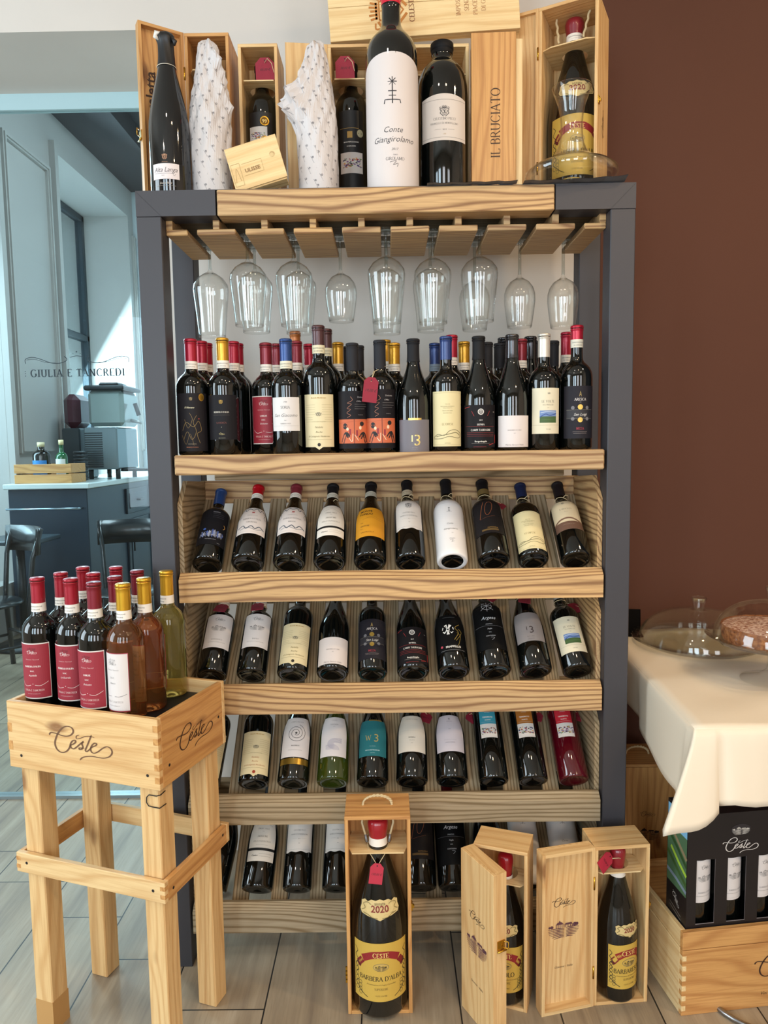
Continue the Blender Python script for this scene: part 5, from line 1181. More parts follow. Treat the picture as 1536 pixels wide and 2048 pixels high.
# --- tall open box in the middle, standing on the floor
mbx = wine_box('tall open wooden box with rope handle standing mid-floor before the rack', .156, .113, .50, (-.118, -.164, 0), radians(.5), 'orange', ledge=.405, rope=True, latch=(1, .27))
for i in range(4):
    mb = MB(); mb.box(-.0045, 0, .002, .007, .08+.011*i, .087+.011*i, BRASS); mb.build('hinge_knuckle', mbx)
giant_bottle('huge dark bottle with yellow label standing in the tall open box', .468, .0685, (-.040, -.1255, .0095), radians(3), "Barbera d'Alba", lab=(.10, .41), ribbon_z=.585)
# --- left small box with half-open lid
wine_box('small wooden box with half-open lid swung toward the viewer', .131, .088, .407, (.191, -.122, 0), radians(-20), 'pine', ledge=.315, door=dict(side='l', angle=42, depth=.036, outside=boxprint(0), latch=.235))
giant_bottle('dark bottle with yellow label inside the half-open small box', .362, .049, (.191+.066*cos(radians(-20))+.018, -.122-.066*sin(radians(20))+.036, .0095), radians(-14), 'Barolo', lab=(.10, .42), ribbon_z=.535, cap='a01422', capH=.86)
# --- right small box with lid folded fully open to the left
wine_box('small wooden box with lid folded flat open to the left', .1365, .088, .407, (.4795, -.146, 0), radians(5), 'pine', ledge=.335, latch=(1, .25), door=dict(side='l', angle=-188.5, depth=.033, inside=boxprint()))
giant_bottle('dark bottle with yellow label and turned front inside the right small box', .375, .0485, (.5475, -.102, .0095), radians(22), 'Barbaresco', lab=(.10, .40), ribbon_z=.50, cap='8e1424', capH=.86)
# --- box standing behind, right of the rack
wine_box('closed wooden box with rope handle in shadow under the table beside rack post', .185, .15, .404, (.668, .30, 0), 0, 'orange', rope=True, ledge=None)
mb = MB(); mb.box(0, .169, 0, .008, 0, .385, wood('orange', 2)); plane_print(mb, (0, 0, .0), (1, 0, 0), (0, 0, 1), [('logo', .1, .62, 21, '20130e'), ('hill', .1, .47, 38, '2a1814')], .169, .385)
o = mb.build('front_panel', [x for x in bpy.data.objects if x.get('label', '').startswith('closed wooden box with rope')][0]); o.location = (.008, .001, .009)

# ================================================================== TOP OF THE RACK
TZ = H+.0015
mb = MB(); mb.box(-.50, .56, .004, .335, H, H+.0012, mat('4c4a48', .8, 0, 0, .4, 150)); tag(mb.build('table_runner'), 'thin dark woven runner lying along the top of the rack', 'runner')
def paper_sheet(label, x0, x1, y0, y1, z, lift, m):
    n = 14; v = []; f = []
    for i in range(n+1):
        x = x0+(x1-x0)*i/n
        for j in range(4):
            y = y0+(y1-y0)*j/3; v.append((x, y, z+lift*(i/n)**2*(1-j/4)+.0012*sin(i*1.9)+.0010))
    for i in range(n):
        for j in range(3): a = i*4+j; f.append((a, a+4, a+5, a+1))
    k = len(v); v += [(a, b, c-.0008) for a, b, c in v]; f += [tuple(k+q for q in t_[::-1]) for t_ in f]
    mb = MB(); mb.add(v, f, m); return tag(mb.build('paper_sheet'), label, 'paper')
GR = mat('5c5a5c', .7, 0, 0, .5, 300)
paper_sheet('creased grey sheet poking out under the glass decanter at the top right', .33, .575, -.018, .012, H+.0012, .009, GR)
paper_sheet('creased grey sheet under the tall black crest-labelled bottle on rack top', .10, .315, -.014, .006, H+.0012, .002, GR)
# far-left box, lid swung open
HA = .466
wine_box('wooden box with lettered lid swung open, far left on the rack top', .117, .125, HA, (-.522, .205, TZ), 0, 'orange', ledge=.375,
    door=dict(side='l', angle=-212, depth=.026, latch=.19, inside=[]))
b = [x for x in bpy.data.objects if x.get('label', '').startswith('wooden box with lettered lid')][0]
lid = [c for c in b.children if c.name.startswith('lid')][0]
mb = MB(); plane_print(mb, (.066, -.0178, .175), (0, 0, 1), (1, 0, 0), [('t', 'scaletta', 0, .2, 26, '3a2218', 'b', 1.0)], .25, .04)
o = mb.build('lid_lettering', lid)
wine_box('open wooden box behind the two wrapped bottles with a sixty euro tag', .104, .125, .437, (-.382, .205, TZ), 0, 'pine', ledge=.345)
bC = wine_box('open wooden box right of the second wrapped bottle, plain lid open leftward', .111, .125, .432, (-.145, .205, TZ), 0, 'pine', ledge=.345, door=dict(side='l', angle=-187, depth=.009))
bD = wine_box('open wooden box holding the tall crest-labelled black bottle', .150, .125, .428, (.075, .205, TZ), 0, 'pale', ledge=.352)
# leaning panel IL BRUCIATO with its box behind
bF = wine_box('narrow wooden box with closed lettered front panel on the rack top', .108, .072, .415, (.228, .145, TZ), radians(-2), 'orange', ledge=None)
mb = MB(); mb.box(-.006, .106, -.024, -.012, 0, .408, wood('orange', 2), .001)
plane_print(mb, (.068, -.024, .085), (0, 0, 1), (-1, 0, 0), [('t', 'IL BRUCIATO', 0, .1, 23, '3e2616', 's', .98)], .21, .02); mb.build('front_panel', bF)
mb = MB(); mb.box(.108, .125, -.006, .0, .0, .40, wood('pale', 2), .001); mb.build('edge_strip', bF)
# big case lying across the boxes, crest burned on its side
cs = thing('wooden_wine_case', 'large wooden case with burned crest lying across the box tops', 'wooden case', (-.137, .200, 2.4245), 0); cs.rotation_euler = (0, radians(-3.0), 0)
WP = wood('pale', 0); mb = MB()
for i in range(4):
    mb.box(0, .497, 0, .010, .0+.0835*i, .0835*(i+1)-.0008, WP, .0008)
plane_print(mb, (.02, 0, .0), (1, 0, 0), (0, 0, 1), [('crest', -.40, .20, 88, 'b4722e', 90)], .46, .334)
plane_print(mb, (.225, 0, .008), (0, 0, 1), (-1, 0, 0), [('t', 'CELESTINO PECCI', 0, .1, 13, '7c4c2c', 'w', 1.0)], .185, .02)
for q, tx in enumerate(('IMPOSSIBILE', 'SENZA IL', 'PIACERE PIU', 'DI GUSTO')): plane_print(mb, (.345+.022*q, 0, .022), (0, 0, 1), (-1, 0, 0), [('t', tx, 0, .1, 11, 'a8744a', 's', .98)], .115, .02)
mb.build('front_board', cs)
mb = MB(); mb.box(0, .497, .011, .030, 0, .010, WP); mb.build('bottom_board', cs); mb = MB(); mb.box(0, .497, .011, .030, .324, .334, WP); mb.build('top_board', cs)
for x in (0, .487):
    mb = MB(); mb.box(x, x+.010, .011, .030, .0105, .3235, wood('pale', 1)); mb.build('end_board', cs)
# right-most box, turned
bE = wine_box('turned wooden box with rope and signature on its side, far right rack top', .154, .142, .520, (.411, .221, TZ), radians(-27), 'pine', ledge=.415, rope=None, latch=(1, .26),
    side_print=[('logo', 0, .42, 34, '4a2a1c', 90), ('l', [(.62, .25), (.62, .62)], .9, '6a4630')], door=dict(side='l', angle=-182, depth=.018))
for s in (-1, 1):
    mb = MB(); q = []
    for i in range(14): q.append((.077+s*.044-s*.012*i/13+.0013*cos(i*1.4), .055-.02*i/13, .509-.072*i/13+.001*sin(i*1.4)))
    mb.tube(q, .0032, ROPE, 6); mb.build('rope', bE)
giant_bottle('huge dark yellow-labelled bottle in the turned box behind the decanter', .492, .0685, (.512, .246, TZ+.009), radians(-6), "Barbera d'Alba", lab=(.15, .46), ribbon_z=.605, cap='7c1424', capH=.915)

# --- sparkling magnum
r = thing('sparkling_wine_bottle', 'large dark sparkling wine bottle with small white label on rack top', 'bottle', (-.536, .085, TZ)); Hs, Rs = .397, .0495
mb = MB(); mb.lathe([(a*Rs, b_*Hs) for a, b_ in STYLES['champagne']], mat('05080c', .04, 0, .6), 56, cap=False); mb.build('bottle_body', r)
rf = prof_r('champagne', Hs, Rs); mb = MB(); v = []; f = []; n = 44
rr = [(.80, .0008), (.83, .0010), (.86, .0012), (.90, .0014), (.935, .0018), (.95, .0035), (.965, .0045), (.985, .0035), (.998, .001)]
for q, e in rr:
    for i in range(n):
        a = 2*pi*i/n; k = rf(q*Hs)+e+.0009*sin(a*7+q*30)*(1 if q > .82 else 0); v.append((k*sin(a), -k*cos(a), q*Hs))
for j in range(len(rr)-1):
    for i in range(n): f.append((j*n+i, j*n+(i+1) % n, (j+1)*n+(i+1) % n, (j+1)*n+i))
f.append(tuple(range((len(rr)-1)*n, len(rr)*n))); mb.add(v, f, mat('121214', .45, 0), True)
mb.tube([((rf(.805*Hs)+.0016)*sin(2*pi*i/30), -(rf(.805*Hs)+.0016)*cos(2*pi*i/30), .803*Hs) for i in range(30)], .0009, mat('c8c0b0', .4), 6, True)
mb.build('foil', r)
mb = MB(); mb.tube([(-.013, -.014, .378), (-.020, -.016, .385), (-.018, -.016, .394), (-.008, -.018, .392)], [.002, .006, .006, .003], mat('d8d4cc', .5, .2), 8); mb.build('foil_tear', r, 'torn white foil edge')
mb = MB(); mb.tube([(.016, -.012, .385), (.026, -.010, .375), (.024, -.010, .366)], [.003, .006, .002], mat('121214', .45), 8); mb.build('foil_flap', r)
wrap_label('label', r, Rs, .038, .0365, .068, mat('ddd2d0', .5), [('t', 'Alta Langa', 0, .46, 11, '3a3234', 'i', .86), ('l', smooth2([(-.82, .38), (0, .36), (.5, .36), (.6, .22), (.75, .34)], 4), .5, '3a3234'), ('t', 'DOCG', -.15, .20, 2.2, '6a6062', 's')])
mb = MB()
def SS(u, v_, off=0): a = u/Rs; return ((Rs+.0006+off)*sin(a), -(Rs+.0006+off)*cos(a), v_)
draw(mb, SS, .07, .1, [('t', 'Extra Brut', 0, .26, 5, 'c8bcae', 'i', .42), ('l', [(-.7, .22), (.7, .22)], .4, 'b0a494'), ('crest', 0, .90, 12, 'c09070'), ('t', 'DOSAGGIO', 0, .77, 2.2, 'c09070', 's')])
mb.build('printed_lettering', r)
# --- bottles wrapped in printed tissue
def tissue():
    t = NT('printed_tissue'); tc = t.n('ShaderNodeTexCoord'); s = t.n('ShaderNodeSeparateXYZ', {0: tc.outputs['UV']})
    a = t.math('ADD', t.math('MULTIPLY', s.outputs[0], .88), t.math('MULTIPLY', s.outputs[1], .47)); b = t.math('SUBTRACT', t.math('MULTIPLY', s.outputs[1], .88), t.math('MULTIPLY', s.outputs[0], .47))
    ka = t.math('DIVIDE', a, .020); row = t.math('FLOOR', ka)
    kb = t.math('ADD', t.math('DIVIDE', b, .034), t.math('MULTIPLY', row, .5)); fa = t.math('FRACT', ka); fb = t.math('FRACT', kb)
    line = t.math('MULTIPLY', t.math('LESS_THAN', t.math('ABSOLUTE', t.math('SUBTRACT', fa, .5)), .045), t.math('LESS_THAN', t.math('ABSOLUTE', t.math('SUBTRACT', fb, .42)), .28))
    dot = t.math('LESS_THAN', t.math('ADD', t.math('POWER', t.math('DIVIDE', t.math('SUBTRACT', fa, .66), .16), 2.0), t.math('POWER', t.math('DIVIDE', t.math('SUBTRACT', fb, .55), .085), 2.0)), 1.0)
    nz = t.noise(tc.outputs['Object'], 900, 2)
    m = t.math('MULTIPLY', t.math('MAXIMUM', t.math('MULTIPLY', line, .55), dot), t.math('GREATER_THAN', nz, .44))
    t.set(t.b.inputs['Base Color'], t.mix(t.math('MULTIPLY', m, .85), lin('cbc4c2'), lin('58545a'))); t.b.inputs['Roughness'].default_value = .5
    t.set(t.b.inputs['Normal'], t.n('ShaderNodeBump', {'Strength': .5, 'Distance': .004, 'Height': t.noise(tc.outputs['Object'], 34, 4, .6)}))
    return t.m
TIS = tissue()
def wrapped(label, loc, Hw, R, crumple, seed):
    rd = random.Random(seed); r = thing('wrapped_bottle', label, 'wrapped bottle', loc, 0, 'bottles wrapped in printed tissue paper')
    P = [(1.0, 0), (1.0, .1), (1.0, .2), (1.0, .3), (1.0, .4), (1.0, .47), (.98, .53), (.93, .58), (.87, .63), (.80, .68), (.74, .73), (.68, .78), (.60, .84), (.54, .89), (.47, .94), (.40, .97), (.24, .99), (.0, 1.0)]
    n = 72; v = []; f = []; uv = []
    ph = [rd.uniform(0, 6.3) for _ in range(8)]
    for j, (q, z) in enumerate(P):
        for i in range(n):
            a = 2*pi*i/n; k = R*q
            env = max(0, min(1, (z-.12)/.4)); 
            tri = lambda x: abs((x/(2*pi)) % 1-.5)*4-1
            d = R*(.035*tri(a*5+ph[0]+z*9)+.045*env*tri(a*9+ph[1]-z*26)+.03*env*tri(a*14+ph[2]+z*40)+.012*tri(a*3+ph[3]))
            for (ca, cz, wa, wz, am) in crumple:
                da = (a-ca+pi) % (2*pi)-pi; g = math.exp(-(da/wa)**2-((z-cz)/wz)**2)
                d += R*am*g*(.75+.35*tri(a*11+z*45+ph[4]))
            k = max(.001, k+d*(1 if q > .2 else .3)); v.append((k*sin(a), -k*cos(a), z*Hw+(.004*sin(a*4+ph[5]) if j > 12 else 0))); uv.append((a*R, z*Hw))
    for j in range(len(P)-1):
        for i in range(n):
            f.append((j*n+i, j*n+(i+1) % n, (j+1)*n+(i+1) % n)); f.append((j*n+i, (j+1)*n+(i+1) % n, (j+1)*n+i))
    mb = MB(); mb.add(v, f, TIS, False); o = mb.build('tissue_wrap', r)
    ul = o.data.uv_layers.new(name='UVMap')
    for lp in o.data.loops: ul.data[lp.index].uv = uv[lp.vertex_index]
    for p_ in o.data.polygons:
        us = [ul.data[l_].uv[0] for l_ in p_.loop_indices]
        if max(us)-min(us) > R*3:
            for l_ in p_.loop_indices:
                if ul.data[l_].uv[0] < R*3: ul.data[l_].uv[0] += 2*pi*R
    mb = MB(); mb.lathe([(0, .001), (R*.8, .001), (R*.8, Hw*.5), (R*.3, Hw*.7), (R*.25, Hw*.9), (0, Hw*.9)], BLACKGLASS, 20, cap=False); mb.build('bottle_body', r)
    return r
wrapped('tissue-wrapped bottle beside the sparkling wine bottle, torn paper at right', (-.440, .118, TZ), .398, .051, [(.75, .84, .40, .10, .55), (1.2, .70, .4, .12, .28), (1.35, .58, .3, .06, .2)], 3)
wrapped('tissue-wrapped bottle with a big paper frill on its left side', (-.168, .102, TZ), .382, .0505, [(-1.15, .60, .55, .09, .85), (-1.25, .68, .5, .07, .5), (-.8, .78, .5, .1, .3), (-.9, .52, .6, .06, .5)], 9)
# --- little sliding-lid box
lb = thing('sliding_lid_box', 'small pale wooden box with sliding lid and carved name, leaning on rack top', 'wooden box')
WPX = wood('pale', 0); mb = MB(); bw, bh, bd = .128, .118, .036
mb.box(0, bw, .004, bd, 0, bh, WPX, .001); mb.build('body', lb)
mb = MB(); mb.box(.0, bw+.003, 0, .0045, .003, bh-.003, WPX, .0005)
plane_print(mb, (0, 0, 0), (1, 0, 0), (0, 0, 1), [('t', 'ULISSE', -.15, .36, 9.5, '8a6840', 'b', .34), ('l', [(-.52, .56), (.26, .56), (.26, .30), (-.52, .30)], .6, 'a88a58'), ('l', [(-.94, .12), (-.94, .60), (-.60, .60), (-.60, .12), (-.94, .12)], .8, 'a88a58'), ('l', smooth2([(-.88, .2), (-.76, .5), (-.68, .22)], 4), .9, 'a88a58'), ('e', .72, .58, 6.6, 6.6, 'b89868'), ('e', .70, .56, 5.2, 5.4, 'd2b684')], bw, bh); mb.build('lid', lb)
p0 = U(452, 372, Y=.035); lb.location = (-.372, .028, TZ+.003); lb.rotation_euler = (radians(-9), radians(-16), 0)
lb.location = (-.362, .030, TZ-.001+.0)
# --- big bottles of the top row
def top_bottle(kind_label, H_, R, loc, style, cap, cap_lo, lab, rough=.35, glass=BLACKGLASS, spin=0, name='large_wine_bottle', crimp=False):
    r = thing(name, kind_label, 'bottle', loc, spin)
    rf = bottle_parts(r, style, H_, R, glass, cap, cap_lo, None, rough, 0, crimp)
    if lab: wrap_label('label', r, R, lab['v0']*H_, (lab['v1']-lab['v0'])*H_, lab['w']*R, mat(lab['paper'], .5), lab['items'], lab.get('top'), rfn=rf)
    return r, rf
STYLES['jeroboam'] = [(.0, .03), (.45, .02), (.72, .01), (.9, 0), (.97, .004), (1.0, .02), (1.0, .4), (1.0, .70), (.985, .735), (.93, .765), (.82, .79), (.66, .81), (.50, .825), (.40, .84), (.365, .87), (.35, .90), (.35, .965), (.40, .968), (.40, .99), (.37, 1.0), (0, 1.0)]
STYLES['jeroboam'] = [(.0, .03), (.45, .02), (.72, .01), (.9, 0), (.97, .004), (1.0, .02), (1.0, .4), (1.0, .66), (.985, .69), (.94, .72), (.84, .75), (.68, .775), (.50, .80), (.40, .825), (.37, .85), (.36, .90), (.36, .955), (.40, .958), (.40, .99), (.37, 1.0), (0, 1.0)]
STYLES['squat'] = [(.0, .03), (.45, .02), (.72, .01), (.9, 0), (.97, .004), (1.0, .02), (1.0, .4), (1.0, .66), (.985, .72), (.93, .775), (.83, .82), (.68, .855), (.50, .88), (.44, .895), (.41, .915), (.41, .955), (.44, .96), (.44, .99), (.42, 1.0), (0, 1.0)]
STYLES['boxed'] = STYLES['magnum']
ww, rf = top_bottle('huge bottle with rounded white label and pink-red wax cap, top centre', .487, .064, (.0205, .082, TZ), 'jeroboam', 'c8283c', .925, None, .3)
def SW(u, v_, off=0): k = rf(.02+v_)+.0007+off; a = u/.064; return (k*sin(a), -k*cos(a), .003+v_)
mb = MB(); v = []; f = []; n = 30
for i in range(n+1):
    u = -1+2*i/n; hh = .262+.050*sqrt(max(0, 1-u*u))
    for j in range(7): v.append(SW(u*.1, hh*j/6))
for i in range(n):
    for j in range(6): a = i*7+j; f.append((a, a+7, a+8, a+1))
mb.add(v, f, mat('d2c8c4', .5), True)
draw(mb, SW, .19, .315, [('star', 0, .71, 36, '1a1820'), ('t', 'Conte', 0, .405, 13, '26242a', 'i', .34), ('t', 'Giangirolamo', .02, .335, 13.5, '26242a', 'i', .62), ('t', '2017', .04, .272, 5.5, '26242a', 'i'), ('t', 'TENUTE', .06, .235, 2.6, '4a4648', 's'), ('t', 'GIROLAMO', .05, .20, 7.2, '4a4648', 's', .36), ('l', smooth2([(-.08, .185), (.08, .195), (.0, .165), (.12, .175), (.10, .15)], 4), 1.0, '3a3638')]); mb.build('label', ww)
top_bottle('tall black bottle with crested cream-white label in the pale open box', .385, .0645, (.150, .147, TZ+.009), 'squat', '111113', .93, dict(v0=.33, v1=.60, w=1.95, paper='cfc4bb', top=lambda u: .008*cos(u*pi/2)-.001, items=[('crest', 0, .66, 23, '3e3a3a'), ('t', 'CELESTINO PECCI', 0, .47, 5.6, '5c5450', 's', .66), ('t', 'BRUNELLO DI MONTALCINO', 0, .37, 4.4, '5c5450', 's', .74), ('t', '2019', 0, .23, 3.4, '5c5450', 's'), ('l', [(-.4, .25), (-.14, .25)], .5, '8a827c'), ('l', [(.14, .25), (.4, .25)], .5, '8a827c'), ('t', 'oo', 0, .13, 4, 'a88a4c', 'i'), ('l', [(-.97, .07), (.97, .07)], .6, '7a726c'), ('l', [(-.97, .93), (.97, .93)], .6, '7a726c')]), .6)
z99, rf9 = top_bottle('black bottle with gold ninety-nine medal in the second open box', .398, .046, (-.330, .264, TZ+.009), 'boxed', '101012', .875, dict(v0=.30, v1=.66, w=1.4, paper='14100f', items=[('r', -1, .42, .55, .74, 'c8c0b8'), ('mosaic', -.22, .58, 20, 9, 5), ('e', .35, .84, 12, 12, 'c89a34', (.3, .8)), ('e', .35, .84, 9.5, 9.5, '6a4a14', (.4, .6)), ('t', '99', .35, .805, 9, 'e8c878', 'b'), ('e', .35, .50, 11, 11, 'c89a34', (.3, .8))]), .6)
top_bottle('black bottle with small mosaic label in the third open box', .398, .046, (-.0885, .264, TZ+.009), 'boxed', '101012', .875, dict(v0=.14, v1=.66, w=1.5, paper='120f10', items=[('r', -.3, .66, .1, .74, 'b89048'), ('l', [(-.9, .78), (.6, .78)], .8, 'b89048'), ('e', .72, .72, 9, 10, 'a8a080'), ('t', 'MONTEPULCIANO', 0, .60, 3.4, 'd8d0c8', 'b', .9), ('t', "D'ABRUZZO", 0, .55, 3.0, 'd8d0c8', 'b', .6), ('r', -.9, .22, .9, .48, 'd8ccc4'), ('mosaic', 0, .35, 28, 13, 8)]), .6)
top_bottle('dark bottle behind the wrapped bottle in the far-left box', .42, .046, (-.4635, .264, TZ+.009), 'boxed', '101012', .875, None, .6)
# --- decanter
DC = thing('decanter', 'wide-based clear glass decanter with flared mouth at top right', 'decanter', (.4600, .062, TZ+.0125)); mb = MB()
out = [(.0, .0), (.085, .001), (.104, .010), (.1125, .024), (.112, .032), (.100, .042), (.078, .052), (.055, .063), (.040, .078), (.031, .098), (.0275, .120), (.0265, .142), (.028, .165), (.032, .190), (.040, .212), (.0475, .232)]
inn = [(max(0, r_-.0018), z_+(.002 if i < 2 else 0)) for i, (r_, z_) in enumerate(out)][::-1]
mb.lathe(out+[(.0478, .2325)]+inn[:-1]+[(0, .014), ], GLASS, 56, cap=False); mb.build('glass_body', DC)
mb = MB(); mb.lathe([(.0, .013), (.03, .012), (.045, .004), (.05, .002)], GLASS, 40, cap=False); mb.build('punt', DC)

# ================================================================== STOOL WITH WINE CRATE (left front)
zt = .808; A_ = U(12, 1401, Z=zt); B_ = U(314, 1440, Z=zt); D_ = U(466, 1364, Z=zt)
ex = (B_-A_).normalized(); ey = Vector((-ex.y, ex.x, 0)); rzS = atan2(ex.y, ex.x)
SW_ = (B_-A_).length; SD_ = .262
st = thing('crate_stand', 'square-legged pine stand with branded open crate top, left foreground', 'stand', (A_.x, A_.y, 0), rzS)
ch = .155; t_ = .012; zb = zt-ch
PX, PY, PZ = wood('pine', 0), wood('orange', 1), wood('pine', 2)  # PY is darker orange: shade of the right-hand faces put into the colour
def finger_joints(mb, x0, x1, y0, y1, z0, z1, n, m):
    h = (z1-z0)/(2*n+1)
    for i in range(n): mb.box(x0, x1, y0, y1, z0+h*(2*i+1), z0+h*(2*i+2), m)
def nail(mb, p, n_, r=.0035):
    p = Vector(p); n_ = Vector(n_); e1 = n_.orthogonal().normalized(); e2 = n_.cross(e1)
    v = [tuple(p+n_*.0004)]+[tuple(p+n_*.0004+(e1*cos(2*pi*i/12)+e2*sin(2*pi*i/12))*r) for i in range(12)]
    mb.add(v, [(0, 1+i, 1+(i+1) % 12) for i in range(12)], mat('1c1410', .8))
mb = MB(); mb.box(0, SW_, 0, t_, zb, zt, PX, .001)
plane_print(mb, (0, 0, zb), (1, 0, 0), (0, 0, 1), [('logo', .0, .52, 78, '6b4a30')], SW_, ch)
nail(mb, (.035, 0, zb+.030), (0, -1, 0)); nail(mb, (SW_-.03, 0, zb+.030), (0, -1, 0))
finger_joints(mb, SW_-.0122, SW_+.0001, -.0003, .011, zb, zt, 5, wood('orange', 1)); finger_joints(mb, -.0001, .0122, -.0003, .011, zb+.02, zt-.03, 2, wood('orange', 1))
mb.build('front_board', st)
mb = MB(); mb.box(SW_-t_, SW_, t_+.0003, SD_-t_, zb, zt, PY, .001)
plane_print(mb, (SW_, 0, zb), (0, 1, 0), (0, 0, 1), [('logo', .02, .50, 66, '3c2314')], SD_, ch)
nail(mb, (SW_, .035, zb+.042), (1, 0, 0)); nail(mb, (SW_, SD_-.03, zb+.075), (1, 0, 0))
mb.build('side_board', st, 'right side board, shade put into its darker orange colour')
mb = MB(); mb.box(0, t_, t_+.0003, SD_-t_, zb, zt, wood('pine', 1), .001); mb.build('side_board', st)
mb = MB(); mb.box(0, SW_, SD_-t_+.0003, SD_, zb, zt, wood('pine', 0), .001); mb.build('back_board', st)
mb = MB(); mb.box(t_+.0005, SW_-t_-.0005, t_+.0005, SD_-t_-.0005, zt-.045, zt-.033, mat('0b0d12', .5)); mb.build('tray_floor', st, 'dark lining board')
lg = .050
for i, (x, y) in enumerate(((t_+.003, t_+.003), (SW_-t_-lg-.003, t_+.003), (t_+.003, SD_-t_-lg-.003), (SW_-t_-lg-.003, SD_-t_-lg-.003))):
    mb = MB(); mb.box(x, x+lg, y, y+lg, 0, zt-.046, PZ, .0025)
    if i == 0: mb.box(x-.0002, x+lg+.0002, y-.0002, y+lg+.0002, .0, .075, mat('b98c54', .6, 0, 0, .2, 60))
    mb.build('leg', st)
bz0, bz1 = .400, .447
o_ = .0005
mb = MB(); mb.box(0, SW_, 0, t_, bz0, bz1, PX, .001); nail(mb, (.03, 0, bz0+.025), (0, -1, 0)); nail(mb, (SW_-.03, 0, bz0+.025), (0, -1, 0)); finger_joints(mb, SW_-.0122, SW_+.0001, -.0003, .011, bz0, bz1, 2, wood('orange', 1)); finger_joints(mb, -.0001, .0122, -.0003, .011, bz0, bz1, 2, wood('orange', 1)); mb.build('stretcher_rail', st)
mb = MB(); mb.box(SW_-t_, SW_, t_+o_, SD_-t_-o_, bz0, bz1, PY, .001); nail(mb, (SW_, .03, bz0+.02), (1, 0, 0)); nail(mb, (SW_, SD_-.03, bz0+.03), (1, 0, 0)); mb.build('stretcher_rail', st)
mb = MB(); mb.box(0, t_, t_+o_, SD_-t_-o_, bz0, bz1, PY, .001); mb.build('stretcher_rail', st)
mb = MB(); mb.box(0, SW_, SD_-t_, SD_, bz0, bz1, PX, .001); mb.build('stretcher_rail', st)
mb = MB(); xx = SW_-t_-lg-.003
mb.tube([(SW_-t_-.002, .035, zb-.018), (SW_-t_-.001, .018, zb-.019), (SW_-t_-.008, .0125, zb-.020), (xx+.026, .0125, zb-.020), (xx+.020, .0125, zb-.026), (xx+.019, .0125, zb-.038), (xx+.024, .0125, zb-.045), (xx+.034, .0125, zb-.046), (SW_-t_-.002, .014, zb-.047), (SW_-t_-.001, .035, zb-.047)], .0012, mat('15120f', .6), 6); mb.build('cord', st, 'thin black cord loop')
ZB = zt-.0325
CR = [('redbarbera', 74, 1155, 'leftmost red-labelled bottle of the stand, front row', -6), ('rednebbiolo', 141, 1157, 'second red-labelled bottle from left in the stand, front row', -10), ('redlangue', 187, 1164.5, 'front centre red-labelled bottle in the stand, before the gold ones', -14), ('goldpink', 245, 1167, 'amber bottle with gold capsule and white label, nearest corner of the stand', -28),
 ('redbarbera', 121, 1145, 'red-capped bottle behind the two leftmost bottles of the stand', -8), ('rednebbiolo', 186, 1146, 'red-capped bottle directly behind the front centre bottle of the stand', -8), ('redlangue', 229, 1153, 'red-capped bottle just left behind the nearest gold-capped bottle', 0), ('goldpink', 287, 1156, 'amber gold-capped bottle in the middle of the right side of the stand', -42),
 ('redbarbera', 165.5, 1134, 'red-capped bottle in the rear row of the stand, leftmost there', 0), ('rednebbiolo', 231.5, 1133.5, 'red-capped bottle in the rear row of the stand, second there', 0), ('redlangue', 274, 1140.6, 'red-capped bottle in the rear row of the stand, beside the pale gold-capped one', 0), ('goldwhite', 332, 1141.5, 'clear straw-coloured bottle with gold capsule, right corner of the stand', -50)]
for k, px, py, lb, sp in CR:
    p = U(px, py, Z=ZB+.303); bottle(k, .303, lb, (p.x, p.y, ZB), radians(sp), 'wine bottles in the crate stand')

# ================================================================== RIGHT SIDE: CRATE, CARTON, TABLE
rzC = radians(7.2)
cr = thing('branded_crate', 'large pine crate with burned signature under the table, right corner', 'crate', (.680, -.180, 0), rzC)
WO = wood('orange', 0); hC = .211; WC = .37; DC_ = .30; t_ = .013
mb = MB(); mb.box(0, WC, 0, t_, 0, .165, WO, .001); mb.box(0, WC, 0, t_, .167, hC, WO, .001)
plane_print(mb, (0, 0, 0), (1, 0, 0), (0, 0, 1), [('logo', .42, .50, 72, '3a2014'), ('t', "Vini Classici d'Autore", .36, .155, 8.0, '3a2014', 'i', .62)], WC, hC)
finger_joints(mb, -.0001, .010, -.0003, t_, 0, .165, 6, wood('pale', 1)); mb.build('front_board', cr)
mb = MB(); mb.box(0, t_, t_+.0003, DC_, 0, .165, wood('pale', 1), .001); mb.box(.002, t_, t_+.0003, DC_, .166, hC, wood('pale', 1), .001); mb.build('side_board', cr)
mb = MB(); mb.box(WC-t_, WC, t_+.0003, DC_, 0, hC, wood('pale', 1), .001); mb.build('side_board', cr)
mb = MB(); mb.box(t_+.0003, WC-t_-.0003, DC_-t_, DC_, 0, hC, WO, .001); mb.build('back_board', cr)
mb = MB(); mb.box(t_+.0003, WC-t_-.0003, t_+.0003, DC_-t_-.0003, .185, .197, WO, .001); mb.build('lid_board', cr)
